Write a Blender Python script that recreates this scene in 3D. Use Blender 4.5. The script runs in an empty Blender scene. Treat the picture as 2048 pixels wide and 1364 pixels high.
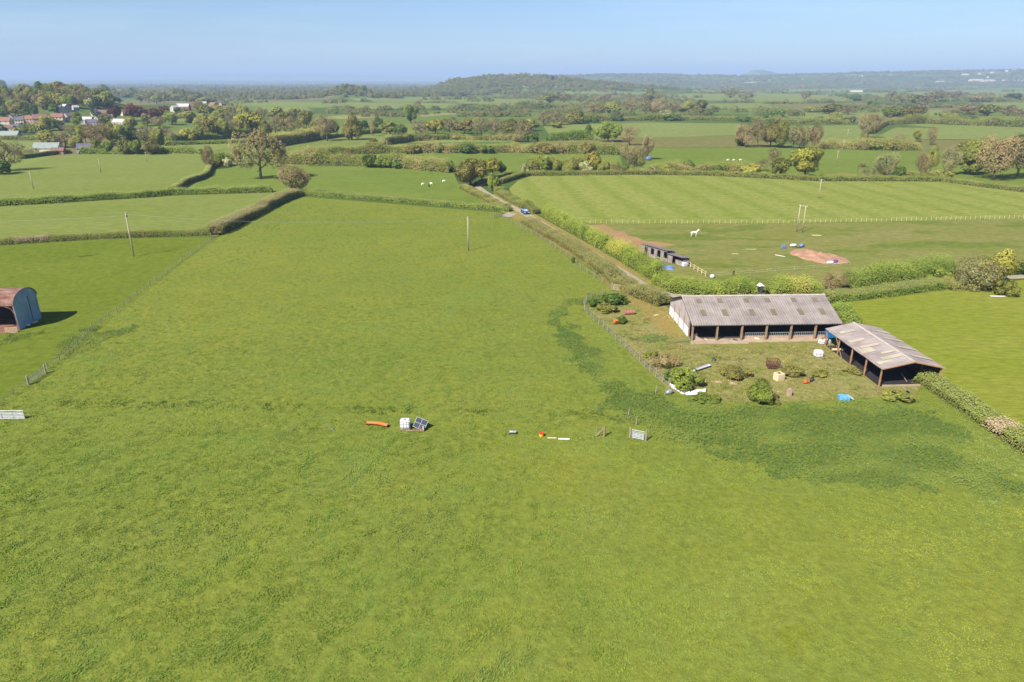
import bpy, bmesh, math, random
import numpy as np
from mathutils import Vector, Matrix

random.seed(7)
RNG = np.random.default_rng(7)
SC = bpy.context.scene
COL = SC.collection

# ------------------------------------------------------------------ camera, sky, sun, exposure
CAM_H, YH, FPX = 40.0, 163.0, 1365.33
PITCH = math.atan((682 - YH) / FPX)
CP, SP = math.cos(PITCH), math.sin(PITCH)
cam_data = bpy.data.cameras.new("camera")
cam_data.sensor_width, cam_data.lens = 36.0, 24.0
cam_data.clip_start, cam_data.clip_end = 0.5, 80000.0
cam = bpy.data.objects.new("camera", cam_data)
cam.location = (0, 0, CAM_H)
cam.rotation_euler = (math.pi / 2 - PITCH, 0, 0)
COL.objects.link(cam)
SC.camera = cam

SUN_EL = math.radians(44.0)
SUN_AZ = math.atan2(-0.66, -0.75)          # compass bearing of the sun (from +Y, clockwise): behind the camera, to its left
world = bpy.data.worlds.new("World")
SC.world = world
world.use_nodes = True
wn, wl = world.node_tree.nodes, world.node_tree.links
sky = wn.new("ShaderNodeTexSky")
sky.sky_type = 'NISHITA'
sky.sun_disc = False
sky.sun_elevation = SUN_EL
sky.sun_rotation = SUN_AZ % (2 * math.pi)
sky.altitude = 50
sky.air_density, sky.dust_density, sky.ozone_density = 1.0, 0.35, 5.0
bg = wn["Background"]
bg.inputs[1].default_value = 0.058
tint = wn.new("ShaderNodeMix")               # a cleaner, bluer spring air than the model's default
tint.data_type, tint.blend_type = 'RGBA', 'MULTIPLY'
tint.inputs[0].default_value = 1.0
tint.inputs[7].default_value = (0.85, 0.93, 1.05, 1)
wl.new(sky.outputs[0], tint.inputs[6])
tc = wn.new("ShaderNodeTexCoord")             # a few faint high streaks of cloud
mp = wn.new("ShaderNodeMapping"); mp.inputs['Scale'].default_value = (2.2, 2.2, 26.0); mp.inputs['Rotation'].default_value = (0.05, 0.12, 0)
cn = wn.new("ShaderNodeTexNoise"); cn.inputs['Scale'].default_value = 1.3; cn.inputs['Detail'].default_value = 6; cn.inputs['Roughness'].default_value = 0.62
cr = wn.new("ShaderNodeMapRange"); cr.inputs[1].default_value, cr.inputs[2].default_value, cr.inputs[3].default_value, cr.inputs[4].default_value = 0.48, 0.80, 0.0, 0.08
cm = wn.new("ShaderNodeMix"); cm.data_type = 'RGBA'
cm.inputs[7].default_value = (15.5, 16.0, 16.6, 1)
wl.new(tc.outputs['Generated'], mp.inputs[0]); wl.new(mp.outputs[0], cn.inputs[0]); wl.new(cn.outputs[0], cr.inputs[0])
wl.new(cr.outputs[0], cm.inputs[0]); wl.new(tint.outputs[2], cm.inputs[6])
wl.new(cm.outputs[2], bg.inputs[0])

sun_data = bpy.data.lights.new("sun", 'SUN')
sun_data.energy, sun_data.angle, sun_data.color = 4.8, math.radians(0.5), (1.0, 0.94, 0.84)
sun = bpy.data.objects.new("sun", sun_data)
sd = Vector((math.sin(SUN_AZ) * math.cos(SUN_EL), math.cos(SUN_AZ) * math.cos(SUN_EL), math.sin(SUN_EL)))
sun.rotation_euler = sd.to_track_quat('Z', 'Y').to_euler()
sun.location = (-60, -60, 90)
COL.objects.link(sun)

SC.view_settings.view_transform = 'Standard'
SC.view_settings.look = 'None'
SC.view_settings.exposure = 1.15
SC.view_settings.gamma = 1.0
SC.render.engine = 'CYCLES'
SC.cycles.use_denoising = True
SC.cycles.max_bounces = 5
SC.cycles.diffuse_bounces = 2
SC.cycles.glossy_bounces = 2
SC.cycles.transmission_bounces = 3
SC.cycles.volume_bounces = 1
SC.cycles.transparent_max_bounces = 6
SC.cycles.caustics_reflective = SC.cycles.caustics_refractive = False

# ------------------------------------------------------------------ noise, terrain, unprojection
def _h(ix, iy, s):
    n = (ix.astype(np.int64) * 374761393 + iy.astype(np.int64) * 668265263 + s * 974634721) & 0xFFFFFFFF
    n = ((n ^ (n >> 13)) * 1274126177) & 0xFFFFFFFF
    return ((n ^ (n >> 16)) & 0xFFFF) / 65535.0

def vnoise(x, y, s=0):
    x, y = np.asarray(x, float), np.asarray(y, float)
    ix, iy = np.floor(x), np.floor(y)
    fx, fy = x - ix, y - iy
    fx, fy = fx * fx * (3 - 2 * fx), fy * fy * (3 - 2 * fy)
    a, b = _h(ix, iy, s), _h(ix + 1, iy, s)
    c, d = _h(ix, iy + 1, s), _h(ix + 1, iy + 1, s)
    return (a * (1 - fx) + b * fx) * (1 - fy) + (c * (1 - fx) + d * fx) * fy

def fbm(x, y, s=0, n=3):
    t, a, q = 0, 0.5, 0
    for k in range(n):
        t = t + a * vnoise(np.asarray(x) * 2 ** k, np.asarray(y) * 2 ** k, s + k)
        q += a
        a *= 0.5
    return t / q

RIDGES = [  # (distance, depth width, crest profile along the bearing given as photo column)
    (900, 190, [(-900, 14), (-300, 26), (0, 24), (12, 21), (26, 20), (40, 26), (60, 30), (130, 30), (165, 26), (200, 20), (260, 12), (330, 11), (430, 7), (500, 2), (560, 0)], 0.12, 120),
    (2750, 330, [(760, 0), (860, 10), (900, 38), (950, 50), (1000, 56), (1060, 58), (1120, 50), (1200, 38), (1300, 22), (1420, 8), (1520, 0)], 0.10, 260),
    (5800, 1000, [(880, 0), (1000, 50), (1100, 76), (1200, 84), (1300, 88), (1400, 82), (1500, 78), (1560, 86), (1600, 92), (1700, 100), (1800, 106), (1950, 116), (2100, 122), (2700, 110)], 0.10, 500),
    (9500, 420, [(1440, 0), (1480, 120), (1500, 172), (1520, 180), (1540, 160), (1570, 110), (1620, 0)], 0.05, 700),
    (14000, 1500, [(-600, 60), (0, 80), (200, 74), (400, 66), (600, 60), (800, 46), (1000, 20), (1100, 0)], 0.25, 900),
    (22000, 1900, [(-500, 120), (0, 140), (100, 190), (240, 195), (330, 240), (400, 262), (512, 262), (640, 250), (760, 222), (900, 150), (1000, 100), (1200, 0)], 0.06, 1800),
]
def hfun(X, Y):
    X, Y = np.asarray(X, float), np.asarray(Y, float)
    u = 1024 + FPX * X / np.maximum(Y * CP + CAM_H * SP, 1.0)
    h = np.zeros(np.broadcast(X, Y).shape)
    for D, w, prof, amp, sc in RIDGES:
        p = np.interp(u, [a for a, _ in prof], [b for _, b in prof])
        h = h + p * np.exp(-((Y - D) / w) ** 2) * (1 + amp * (fbm(X / sc, Y / sc, 3) - 0.5) * 2)
    r2 = ((X + 400) / 62) ** 2 + ((Y - 1790) / 75) ** 2
    h = h + 24 * np.exp(-r2)
    return h * np.clip((Y - 560) / 90, 0, 1)

def ray(px, py):
    a, b = (px - 1024) / FPX, (682 - py) / FPX
    return np.array([a, CP + b * SP, -SP + b * CP])

def at(px, py, z=0.0):
    d = ray(px, py)
    if d[2] < -1e-5:
        t = (z - CAM_H) / d[2]
        if t * d[1] < 560:
            return Vector((d[0] * t, d[1] * t, z))
        tmax = min(t, 27000)
    else:
        tmax = 27000
    ts = np.geomspace(540 / d[1], tmax, 500)
    gap = CAM_H + d[2] * ts - hfun(d[0] * ts, d[1] * ts)
    k = np.argmax(gap < 0) if (gap < 0).any() else len(ts) - 1
    t = ts[k]
    return Vector((d[0] * t, d[1] * t, float(hfun(d[0] * t, d[1] * t)) + z))

def depth(p):
    return p[1] * CP + (CAM_H - p[2]) * SP

def mpp(p):                      # metres per photo pixel at a point
    return depth(p) / FPX

def L(r, g, b, k=1.0):           # sRGB 0..255 -> linear
    f = lambda c: (c / 255 / 12.92 if c <= 10 else ((c / 255 + 0.055) / 1.055) ** 2.4) * k
    return (f(r), f(g), f(b))
ALB = 0.455
def G(r, g, b):                  # the colour a sunlit level surface shows -> its base colour
    return L(r, g, b, ALB)

def in_poly(x, y, poly):
    x, y = np.asarray(x), np.asarray(y)
    r = np.zeros(x.shape, bool)
    n = len(poly)
    for i in range(n):
        x0, y0 = poly[i][0], poly[i][1]
        x1, y1 = poly[(i + 1) % n][0], poly[(i + 1) % n][1]
        if y0 == y1:
            continue
        c = ((y0 > y) != (y1 > y)) & (x < (x1 - x0) * (y - y0) / (y1 - y0) + x0)
        r ^= c
    return r

def P(pts, z=0.0):
    return [at(a, b, z) for a, b in pts]

# ------------------------------------------------------------------ materials
def nt(name):
    m = bpy.data.materials.new(name)
    m.use_nodes = True
    t = m.node_tree
    return m, t.nodes, t.links, t.nodes["Principled BSDF"]

def _pos(n, l, scale=(1, 1, 1), world_space=True):
    mp = n.new("ShaderNodeMapping")
    mp.inputs['Scale'].default_value = scale
    if world_space:
        g = n.new("ShaderNodeNewGeometry")
        l.new(g.outputs['Position'], mp.inputs[0])
    else:
        g = n.new("ShaderNodeTexCoord")
        l.new(g.outputs['Object'], mp.inputs[0])
    return mp

def _noise(n, l, vec, scale, detail=3, rough=0.6):
    t = n.new("ShaderNodeTexNoise")
    t.inputs['Scale'].default_value = scale
    t.inputs['Detail'].default_value = detail
    t.inputs['Roughness'].default_value = rough
    l.new(vec.outputs[0], t.inputs['Vector'])
    return t

def _ramp(n, l, fac, stops):
    r = n.new("ShaderNodeValToRGB")
    e = r.color_ramp.elements
    while len(e) < len(stops):
        e.new(0.5)
    for k, (p, c) in enumerate(stops):
        e[k].position = p
        e[k].color = (c, c, c, 1) if isinstance(c, (int, float)) else (*c[:3], 1)
    l.new(fac, r.inputs[0])
    return r

def _mix(n, l, fac, a, b, mode='MIX'):
    m = n.new("ShaderNodeMix")
    m.data_type = 'RGBA'
    m.blend_type = mode
    for sock, v in ((m.inputs[0], fac), (m.inputs[6], a), (m.inputs[7], b)):
        if isinstance(v, (int, float)):
            sock.default_value = v
        elif isinstance(v, tuple):
            sock.default_value = (*v[:3], 1)
        else:
            l.new(v, sock)
    return m.outputs[2]

def GF(r, g, b):                 # leaf colours: the same, a touch warmer
    return G(min(255, r * 1.03), g, b * 0.86)
MATS = {}
def pm(name, c1, c2=None, scale=2.0, rough=0.8, stretch=(1, 1, 1), metallic=0.0, bump=0.0, streak=None, world_space=False, spec=0.3):
    """painted, weathered or rusty surface: two colours mottled by noise, optional fine streaks"""
    if name in MATS:
        return MATS[name]
    m, n, l, b = nt(name)
    c2 = c2 or tuple(v * 0.72 for v in c1)
    v = _pos(n, l, stretch, world_space)
    t = _noise(n, l, v, scale, 5)
    r = _ramp(n, l, t.outputs[0], [(0.35, c1), (0.68, c2)])
    col = r.outputs[0]
    if streak:
        v2 = _pos(n, l, streak, world_space)
        t2 = _noise(n, l, v2, 1.0, 2)
        col = _mix(n, l, 0.5, col, _ramp(n, l, t2.outputs[0], [(0.3, 0.45), (0.7, 0.62)]).outputs[0], 'OVERLAY')
    l.new(col, b.inputs['Base Color'])
    b.inputs['Roughness'].default_value = rough
    b.inputs['Metallic'].default_value = metallic
    b.inputs['Specular IOR Level'].default_value = spec
    if bump:
        bp = n.new("ShaderNodeBump")
        bp.inputs['Strength'].default_value = bump
        l.new(t.outputs[0], bp.inputs['Height'])
        l.new(bp.outputs[0], b.inputs['Normal'])
    MATS[name] = m
    return m

def grass_mat(name, c1, c2, c3=None, big=1 / 45, fine=0.9, stretch=(1, 1, 1), bump=0.4, stripes=None, spots=None, k3=0.6):
    """short or grazed turf: broad, middle and fine mottling"""
    m, n, l, b = nt(name)
    v = _pos(n, l, stretch)
    t1 = _noise(n, l, v, big, 4, 0.65)
    t2 = _noise(n, l, v, big * 9, 4, 0.7)
    t3 = _noise(n, l, v, fine, 4, 0.75)
    col = _ramp(n, l, t1.outputs[0], [(0.36, c1), (0.64, c2)]).outputs[0]
    if c3:
        col = _mix(n, l, _ramp(n, l, t2.outputs[0], [(0.46, 0.0), (0.7, k3)]).outputs[0], col, c3)
    if stripes:
        width, ang, cs, amt = stripes
        g = n.new("ShaderNodeNewGeometry")
        rot = n.new("ShaderNodeVectorRotate")
        rot.rotation_type = 'Z_AXIS'
        rot.inputs['Angle'].default_value = ang
        l.new(g.outputs['Position'], rot.inputs[0])
        sx = n.new("ShaderNodeSeparateXYZ")
        l.new(rot.outputs[0], sx.inputs[0])
        ma = n.new("ShaderNodeMath"); ma.operation = 'MULTIPLY_ADD'
        l.new(t2.outputs[0], ma.inputs[0]); ma.inputs[1].default_value = 3.0
        l.new(sx.outputs[0], ma.inputs[2])
        mu = n.new("ShaderNodeMath"); mu.operation = 'MULTIPLY'
        l.new(ma.outputs[0], mu.inputs[0]); mu.inputs[1].default_value = math.pi / width
        si = n.new("ShaderNodeMath"); si.operation = 'SINE'
        l.new(mu.outputs[0], si.inputs[0])
        col = _mix(n, l, _ramp(n, l, si.outputs[0], [(0.0, 0.0), (1.0, amt)]).outputs[0], col, cs)
    if spots:
        sp = _noise(n, l, v, spots[0], 3, 0.5)
        col = _mix(n, l, _ramp(n, l, sp.outputs[0], [(spots[2], 0.0), (spots[2] + 0.06, spots[3])]).outputs[0], col, spots[1])
    f = _ramp(n, l, t3.outputs[0], [(0.25, 0.30), (0.75, 0.70)]).outputs[0]
    col = _mix(n, l, 0.75, col, f, 'OVERLAY')
    l.new(col, b.inputs['Base Color'])
    b.inputs['Roughness'].default_value = 1.0
    b.inputs['Specular IOR Level'].default_value = 0.0
    if bump:
        bp = n.new("ShaderNodeBump")
        bp.inputs['Strength'].default_value = bump
        bp.inputs['Distance'].default_value = 0.3
        l.new(t3.outputs[0], bp.inputs['Height'])
        l.new(bp.outputs[0], b.inputs['Normal'])
    MATS[name] = m
    return m

def leaf_mat(name, transl=0.3, vary=0.10, sat=0.93):
    m = bpy.data.materials.new(name)
    m.use_nodes = True
    n, l = m.node_tree.nodes, m.node_tree.links
    n.remove(n["Principled BSDF"])
    a = n.new("ShaderNodeAttribute"); a.attribute_name = "Col"
    oi = n.new("ShaderNodeObjectInfo")
    hs = n.new("ShaderNodeHueSaturation")
    r = n.new("ShaderNodeMapRange")
    l.new(oi.outputs['Random'], r.inputs[0])
    r.inputs[3].default_value, r.inputs[4].default_value = 0.5 - vary * 0.16, 0.5 + vary * 0.16
    l.new(r.outputs[0], hs.inputs['Hue'])
    r2 = n.new("ShaderNodeMapRange")
    l.new(oi.outputs['Random'], r2.inputs[0])
    r2.inputs[3].default_value, r2.inputs[4].default_value = 1 + vary, 1 - vary
    l.new(r2.outputs[0], hs.inputs['Value'])
    l.new(a.outputs['Color'], hs.inputs['Color'])
    hs.inputs['Saturation'].default_value = sat
    d = n.new("ShaderNodeBsdfDiffuse")
    tr = n.new("ShaderNodeBsdfTranslucent")
    mx = n.new("ShaderNodeMixShader")
    mx.inputs[0].default_value = transl
    l.new(hs.outputs[0], d.inputs[0]); l.new(hs.outputs[0], tr.inputs[0])
    l.new(d.outputs[0], mx.inputs[1]); l.new(tr.outputs[0], mx.inputs[2])
    l.new(mx.outputs[0], n["Material Output"].inputs[0])
    MATS[name] = m
    return m

LEAF = leaf_mat("leaves", 0.32, 0.06)
HLEAF = leaf_mat("hedge_leaves", 0.08, 0.0)
BLADE = leaf_mat("grass_blades", 0.5, 0.0, 0.95)

# ------------------------------------------------------------------ objects
def tag(o, label=None, cat=None, group=None, kind=None):
    if label: o["label"] = label
    if cat: o["category"] = cat
    if group: o["group"] = group
    if kind: o["kind"] = kind
    return o

def thing(name, label, cat, loc=(0, 0, 0), rz=0.0, group=None, scale=None):
    o = bpy.data.objects.new(name, None)
    o.empty_display_size = 0.2
    COL.objects.link(o)
    o.location = loc
    o.rotation_euler = (0, 0, rz)
    if scale: o.scale = scale
    return tag(o, label, cat, group)

def link(name, mesh, parent=None, label=None):
    o = bpy.data.objects.new(name, mesh)
    COL.objects.link(o)
    if parent is not None: o.parent = parent
    if label: o["label"] = label
    return o

def np_mesh(name, V, F, mats, cols=None, midx=None, smooth=False):
    """mesh out of numpy arrays: V (n,3), F (m,3|4)"""
    V = np.asarray(V, np.float32); F = np.asarray(F, np.int32)
    me = bpy.data.meshes.new(name)
    me.vertices.add(len(V)); me.vertices.foreach_set("co", V.ravel())
    k = F.shape[1]
    me.loops.add(F.size); me.loops.foreach_set("vertex_index", F.ravel())
    me.polygons.add(len(F))
    me.polygons.foreach_set("loop_start", np.arange(0, F.size, k, dtype=np.int32))
    if midx is not None:
        me.polygons.foreach_set("material_index", np.asarray(midx, np.int32))
    me.polygons.foreach_set("use_smooth", np.full(len(F), smooth, dtype=bool))
    if cols is not None:
        c = np.ones((len(V), 4), np.float32); c[:, :3] = cols
        a = me.color_attributes.new("Col", 'FLOAT_COLOR', 'POINT')
        a.data.foreach_set("color", c.ravel())
    for m in (mats if isinstance(mats, (list, tuple)) else [mats]):
        me.materials.append(m)
    me.update()
    return me

class MB:
    """collects shapes and links them as one mesh object"""
    def __init__(s):
        s.v, s.f = [], []
    def add(s, vs, fs):
        o = len(s.v)
        s.v += [tuple(v) for v in vs]
        s.f += [tuple(i + o for i in f) for f in fs]
        return s
    def box(s, c, d, rz=0.0, rx=0.0, ry=0.0):
        M = Matrix.Translation(c) @ Matrix.Rotation(rz, 4, 'Z') @ Matrix.Rotation(ry, 4, 'Y') @ Matrix.Rotation(rx, 4, 'X')
        vs = [M @ Vector((x * d[0] / 2, y * d[1] / 2, z * d[2] / 2)) for x in (-1, 1) for y in (-1, 1) for z in (-1, 1)]
        return s.add(vs, [(0, 1, 3, 2), (4, 6, 7, 5), (0, 4, 5, 1), (2, 3, 7, 6), (0, 2, 6, 4), (1, 5, 7, 3)])
    def bar(s, a, b, w=0.1, h=None):
        a, b = Vector(a), Vector(b)
        h = h or w
        d = (b - a).normalized()
        u = d.cross(Vector((0, 0, 1)))
        u = u.normalized() if u.length > 1e-4 else Vector((1, 0, 0))
        n = u.cross(d)
        vs = [p + u * (x * w / 2) + n * (y * h / 2) for p in (a, b) for x, y in ((-1, -1), (1, -1), (1, 1), (-1, 1))]
        return s.add(vs, [(3, 2, 1, 0), (4, 5, 6, 7), (0, 1, 5, 4), (1, 2, 6, 5), (2, 3, 7, 6), (3, 0, 4, 7)])
    def tube(s, pts, rs, n=8, caps=True):
        pts = [Vector(p) for p in pts]
        if isinstance(rs, (int, float)): rs = [rs] * len(pts)
        vs, fs = [], []
        prev = None
        for i, p in enumerate(pts):
            d = (pts[min(i + 1, len(pts) - 1)] - pts[max(i - 1, 0)]).normalized()
            u = prev - d * prev.dot(d) if prev is not None else d.cross(Vector((0.3, 0.9, 0.31)))
            u.normalize(); prev = u
            w = d.cross(u)
            for k in range(n):
                a = 2 * math.pi * k / n
                vs.append(p + (u * math.cos(a) + w * math.sin(a)) * rs[i])
        for i in range(len(pts) - 1):
            for k in range(n):
                fs.append((i * n + k, i * n + (k + 1) % n, (i + 1) * n + (k + 1) % n, (i + 1) * n + k))
        if caps:
            fs.append(tuple(range(n - 1, -1, -1)))
            fs.append(tuple(range((len(pts) - 1) * n, len(pts) * n)))
        return s.add(vs, fs)
    def prism(s, prof, a, b, axis='x'):
        """profile (u,v) swept from a to b along x (profile = y,z) or y (profile = x,z) or z (profile = x,y)"""
        f = {'x': lambda t, u, v: (t, u, v), 'y': lambda t, u, v: (u, t, v), 'z': lambda t, u, v: (u, v, t)}[axis]
        n = len(prof)
        vs = [f(a, u, v) for u, v in prof] + [f(b, u, v) for u, v in prof]
        fs = [(i, (i + 1) % n, n + (i + 1) % n, n + i) for i in range(n)]
        fs += [tuple(range(n - 1, -1, -1)), tuple(range(n, 2 * n))]
        return s.add(vs, fs)
    def mesh(s, name, m, bevel=0.0, smooth=False):
        me = bpy.data.meshes.new(name)
        me.from_pydata(s.v, [], s.f)
        bm = bmesh.new(); bm.from_mesh(me)
        bmesh.ops.recalc_face_normals(bm, faces=bm.faces)
        if bevel:
            bmesh.ops.bevel(bm, geom=list(bm.edges), offset=bevel, segments=2, affect='EDGES', clamp_overlap=True)
        bm.to_mesh(me); bm.free()
        if smooth:
            for p in me.polygons: p.use_smooth = True
        for x in (m if isinstance(m, (list, tuple)) else [m]):
            me.materials.append(x)
        return me
    def build(s, name, m, parent=None, label=None, bevel=0.0, smooth=False):
        return link(name, s.mesh(name, m, bevel, smooth), parent, label)

def copy_tree(o, parent=None):
    c = o.copy()
    COL.objects.link(c)
    if parent is not None: c.parent = parent
    for ch in list(o.children):
        copy_tree(ch, c)
    return c

_ORD = "first second third fourth fifth sixth seventh eighth ninth tenth eleventh twelfth thirteenth fourteenth fifteenth sixteenth seventeenth eighteenth nineteenth".split()
_TENS = {2: "twent", 3: "thirt", 4: "fort", 5: "fift", 6: "sixt", 7: "sevent"}
def ordw(i):                     # 0 -> "first"
    n = i + 1
    if n < 20: return _ORD[n - 1]
    t, u = divmod(n, 10)
    return _TENS[t] + ("ieth" if u == 0 else "y-" + _ORD[u - 1])

def structure(name, mesh):
    return tag(link(name, mesh), kind="structure")

_layer = [0]
def field(name, pts, m, z=None, world=False):
    """a level field or path surface from its outline, laid a few millimetres over what is below"""
    if z is None:
        _layer[0] += 1
        z = 0.004 * _layer[0]
    vs = [Vector((p[0], p[1], z)) for p in (pts if world else P(pts))]
    bm = bmesh.new()
    f = bm.faces.new([bm.verts.new(v) for v in vs])
    if f.normal.z < 0: f.normal_flip()
    f.normal_update()
    if f.normal.z < 0: f.normal_flip()
    bmesh.ops.triangulate(bm, faces=bm.faces[:])
    me = bpy.data.meshes.new(name)
    bm.to_mesh(me); bm.free()
    me.materials.append(m)
    return structure(name, me)
# ------------------------------------------------------------------ ground, hills and far country (one sheet to the horizon)
def ground_mat():
    m, n, l, b = nt("far_meadows")
    v = _pos(n, l, (1, 0.75, 0))
    wob = _noise(n, l, v, 1 / 300, 2)
    va = n.new("ShaderNodeVectorMath"); va.operation = 'MULTIPLY_ADD'
    l.new(wob.outputs['Color'], va.inputs[0]); va.inputs[1].default_value = (120, 120, 0)
    l.new(v.outputs[0], va.inputs[2])
    vo = n.new("ShaderNodeTexVoronoi")
    vo.inputs['Scale'].default_value = 1 / 210
    vo.inputs['Randomness'].default_value = 0.8
    l.new(va.outputs[0], vo.inputs['Vector'])
    sx = n.new("ShaderNodeSeparateColor")
    l.new(vo.outputs['Color'], sx.inputs[0])
    r = _ramp(n, l, sx.outputs[0], [(0.0, G(128, 148, 74)), (0.22, G(104, 128, 62)), (0.42, G(150, 166, 86)), (0.60, G(120, 138, 76)), (0.75, G(142, 158, 80)), (0.9, G(150, 140, 96)), (1.0, G(116, 142, 66))])
    r.color_ramp.interpolation = 'CONSTANT'
    t2 = _noise(n, l, v, 1 / 40, 4, 0.7)
    col = _mix(n, l, 0.5, r.outputs[0], _ramp(n, l, t2.outputs[0], [(0.25, 0.36), (0.75, 0.62)]).outputs[0], 'OVERLAY')
    col = _mix(n, l, 1.0, col, (0.97, 0.97, 0.97), 'MULTIPLY')
    l.new(col, b.inputs['Base Color'])
    b.inputs['Roughness'].default_value = 1.0
    b.inputs['Specular IOR Level'].default_value = 0.0
    return m

def build_ground():
    ys = [-1500, -400, -60, 0, 30, 120, 300, 480]
    ys += list(1 / np.linspace(1 / 560, 1 / 6500, 150))
    ys += list(np.linspace(6700, 27000, 170))
    ys = np.array(ys)
    us = np.concatenate([np.linspace(-3200, -400, 30), np.linspace(-380, 2428, 420), np.linspace(2450, 5200, 30)])
    X = np.outer(np.maximum(ys, 200), (us - 1024) / FPX)
    Y = np.repeat(ys[:, None], len(us), 1)
    Z = hfun(X, Y)
    V = np.stack([X, Y, Z], -1).reshape(-1, 3)
    nr, nc = X.shape
    i = np.arange(nr - 1)[:, None] * nc + np.arange(nc - 1)[None]
    F = np.stack([i, i + 1, i + nc + 1, i + nc], -1).reshape(-1, 4)
    structure("ground", np_mesh("ground", V, F, ground_mat(), smooth=True))
build_ground()

# ------------------------------------------------------------------ the fields, outlines as they lie on the level ground
M_rough = grass_mat("rough_pasture", G(140, 154, 66), G(154, 160, 68), G(132, 152, 72), fine=1.1, bump=0.6)
M_left = grass_mat("grazed_left_field", G(125, 141, 51), G(136, 150, 57), G(115, 133, 47), big=1 / 30, fine=0.7, spots=(0.12, G(86, 104, 40), 0.70, 0.8))
M_pale = grass_mat("pale_meadow", G(149, 161, 84), G(141, 155, 74), G(156, 165, 90), fine=0.5, stretch=(0.5, 1.6, 1))
M_mid = grass_mat("green_pasture", G(130, 150, 65), G(142, 158, 75), G(120, 142, 59), fine=0.5, stretch=(0.6, 1.6, 1))
M_stripe = grass_mat("striped_meadow", G(158, 169, 82), G(166, 172, 90), None, fine=0.4, bump=0.2, stripes=(7.3, math.radians(-4.9), G(144, 159, 68), 0.65))
M_horse = grass_mat("worn_paddock", G(148, 152, 78), G(164, 158, 98), G(132, 148, 66), big=1 / 22, fine=0.6, stretch=(0.7, 1.5, 1), k3=0.9, spots=(0.07, G(122, 142, 60), 0.55, 0.75))
M_bright = grass_mat("bright_ley", G(154, 164, 60), G(164, 168, 74), G(140, 156, 54), big=1 / 22, fine=0.9, stretch=(0.5, 1.4, 1), bump=0.4, k3=0.6)
M_yard = grass_mat("yard_turf", G(160, 158, 84), G(178, 168, 112), G(140, 150, 66), big=1 / 9, fine=1.2, k3=0.9, bump=0.6)
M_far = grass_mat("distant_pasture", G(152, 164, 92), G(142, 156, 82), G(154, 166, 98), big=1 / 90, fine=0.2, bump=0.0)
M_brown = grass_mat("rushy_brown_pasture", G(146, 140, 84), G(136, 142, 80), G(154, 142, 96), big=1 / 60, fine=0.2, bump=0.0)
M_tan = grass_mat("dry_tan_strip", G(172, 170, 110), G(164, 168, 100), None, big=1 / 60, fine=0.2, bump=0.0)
M_soil = grass_mat("bare_red_soil", G(206, 164, 126), G(190, 152, 110), G(168, 150, 92), big=1 / 6, fine=1.5, bump=0.5, k3=0.7)
M_track = grass_mat("worn_track", G(184, 156, 96), G(172, 158, 88), G(160, 158, 80), big=1 / 6, fine=1.5, k3=0.7)
M_margin = grass_mat("rank_brown_margin", G(156, 142, 90), G(146, 146, 76), G(164, 146, 106), big=1 / 8, fine=1.2, k3=0.7)
M_lane = grass_mat("lane_tarmac", G(196, 186, 164), G(204, 192, 160), G(186, 178, 160), big=1 / 15, fine=1.0, bump=0.1)

MAIN = [(425, 480), (600, 393), (1000, 425), (1100, 470), (1230, 580), (1340, 640), (1700, 700), (1850, 745), (2048, 890), (2500, 1180), (2900, 1700), (-1500, 1700), (-700, 1180), (0, 806), (170, 672), (320, 556)]
field("main_field", MAIN, M_rough)
field("left_field", [(-900, 520), (0, 492), (210, 478), (425, 474), (420, 482), (320, 556), (170, 672), (0, 806), (-700, 1180), (-1300, 1180)], M_left)
field("strip_field", [(-900, 470), (0, 410), (200, 400), (350, 390), (545, 383), (590, 392), (425, 472), (200, 477), (0, 488), (-900, 515)], M_pale)
field("upper_left_field", [(-700, 380), (0, 345), (110, 312), (200, 306), (405, 308), (425, 333), (412, 352), (380, 364), (340, 386), (0, 410), (-700, 462)], M_pale)
field("centre_field", [(375, 386), (430, 335), (560, 330), (600, 333), (740, 333), (905, 343), (920, 373), (1000, 412), (800, 402), (600, 390), (545, 383)], M_mid)
field("striped_field", [(1010, 385), (1035, 362), (1065, 350), (1280, 349), (1500, 353), (1640, 361), (1890, 362), (2048, 383), (2600, 420), (2600, 426), (2048, 437), (1770, 443), (1500, 447), (1180, 447), (1090, 427)], M_stripe)
field("horse_paddock", [(1178, 447), (1500, 447.5), (1770, 443.5), (2048, 437.5), (2600, 426.5), (2700, 520), (2048, 545), (1880, 552), (1700, 572), (1500, 585), (1400, 580), (1310, 560), (1230, 512)], M_horse)
field("right_field", [(1670, 606), (1880, 576), (2048, 560), (2800, 545), (3000, 900), (2500, 1150), (2048, 886), (1850, 744), (1700, 660)], M_bright)
field("farm_yard", [(1226, 582), (1330, 612), (1385, 650), (1690, 650), (1700, 664), (1850, 744), (1830, 792), (1640, 802), (1480, 806), (1345, 788), (1245, 690), (1172, 612)], M_yard)
field("bare_soil", [(1165, 449), (1190, 450), (1208, 449), (1222, 456), (1231, 462), (1250, 464), (1256, 472), (1272, 474), (1290, 482), (1318, 484), (1352, 491), (1326, 493), (1300, 500), (1285, 514), (1262, 512), (1240, 495), (1215, 484), (1188, 466)], M_soil)
field("track", [(1198, 548), (1225, 558), (1258, 580), (1300, 598), (1340, 622), (1366, 668), (1352, 690), (1330, 676), (1300, 640), (1262, 606), (1235, 586), (1205, 562)], M_track)
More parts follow.
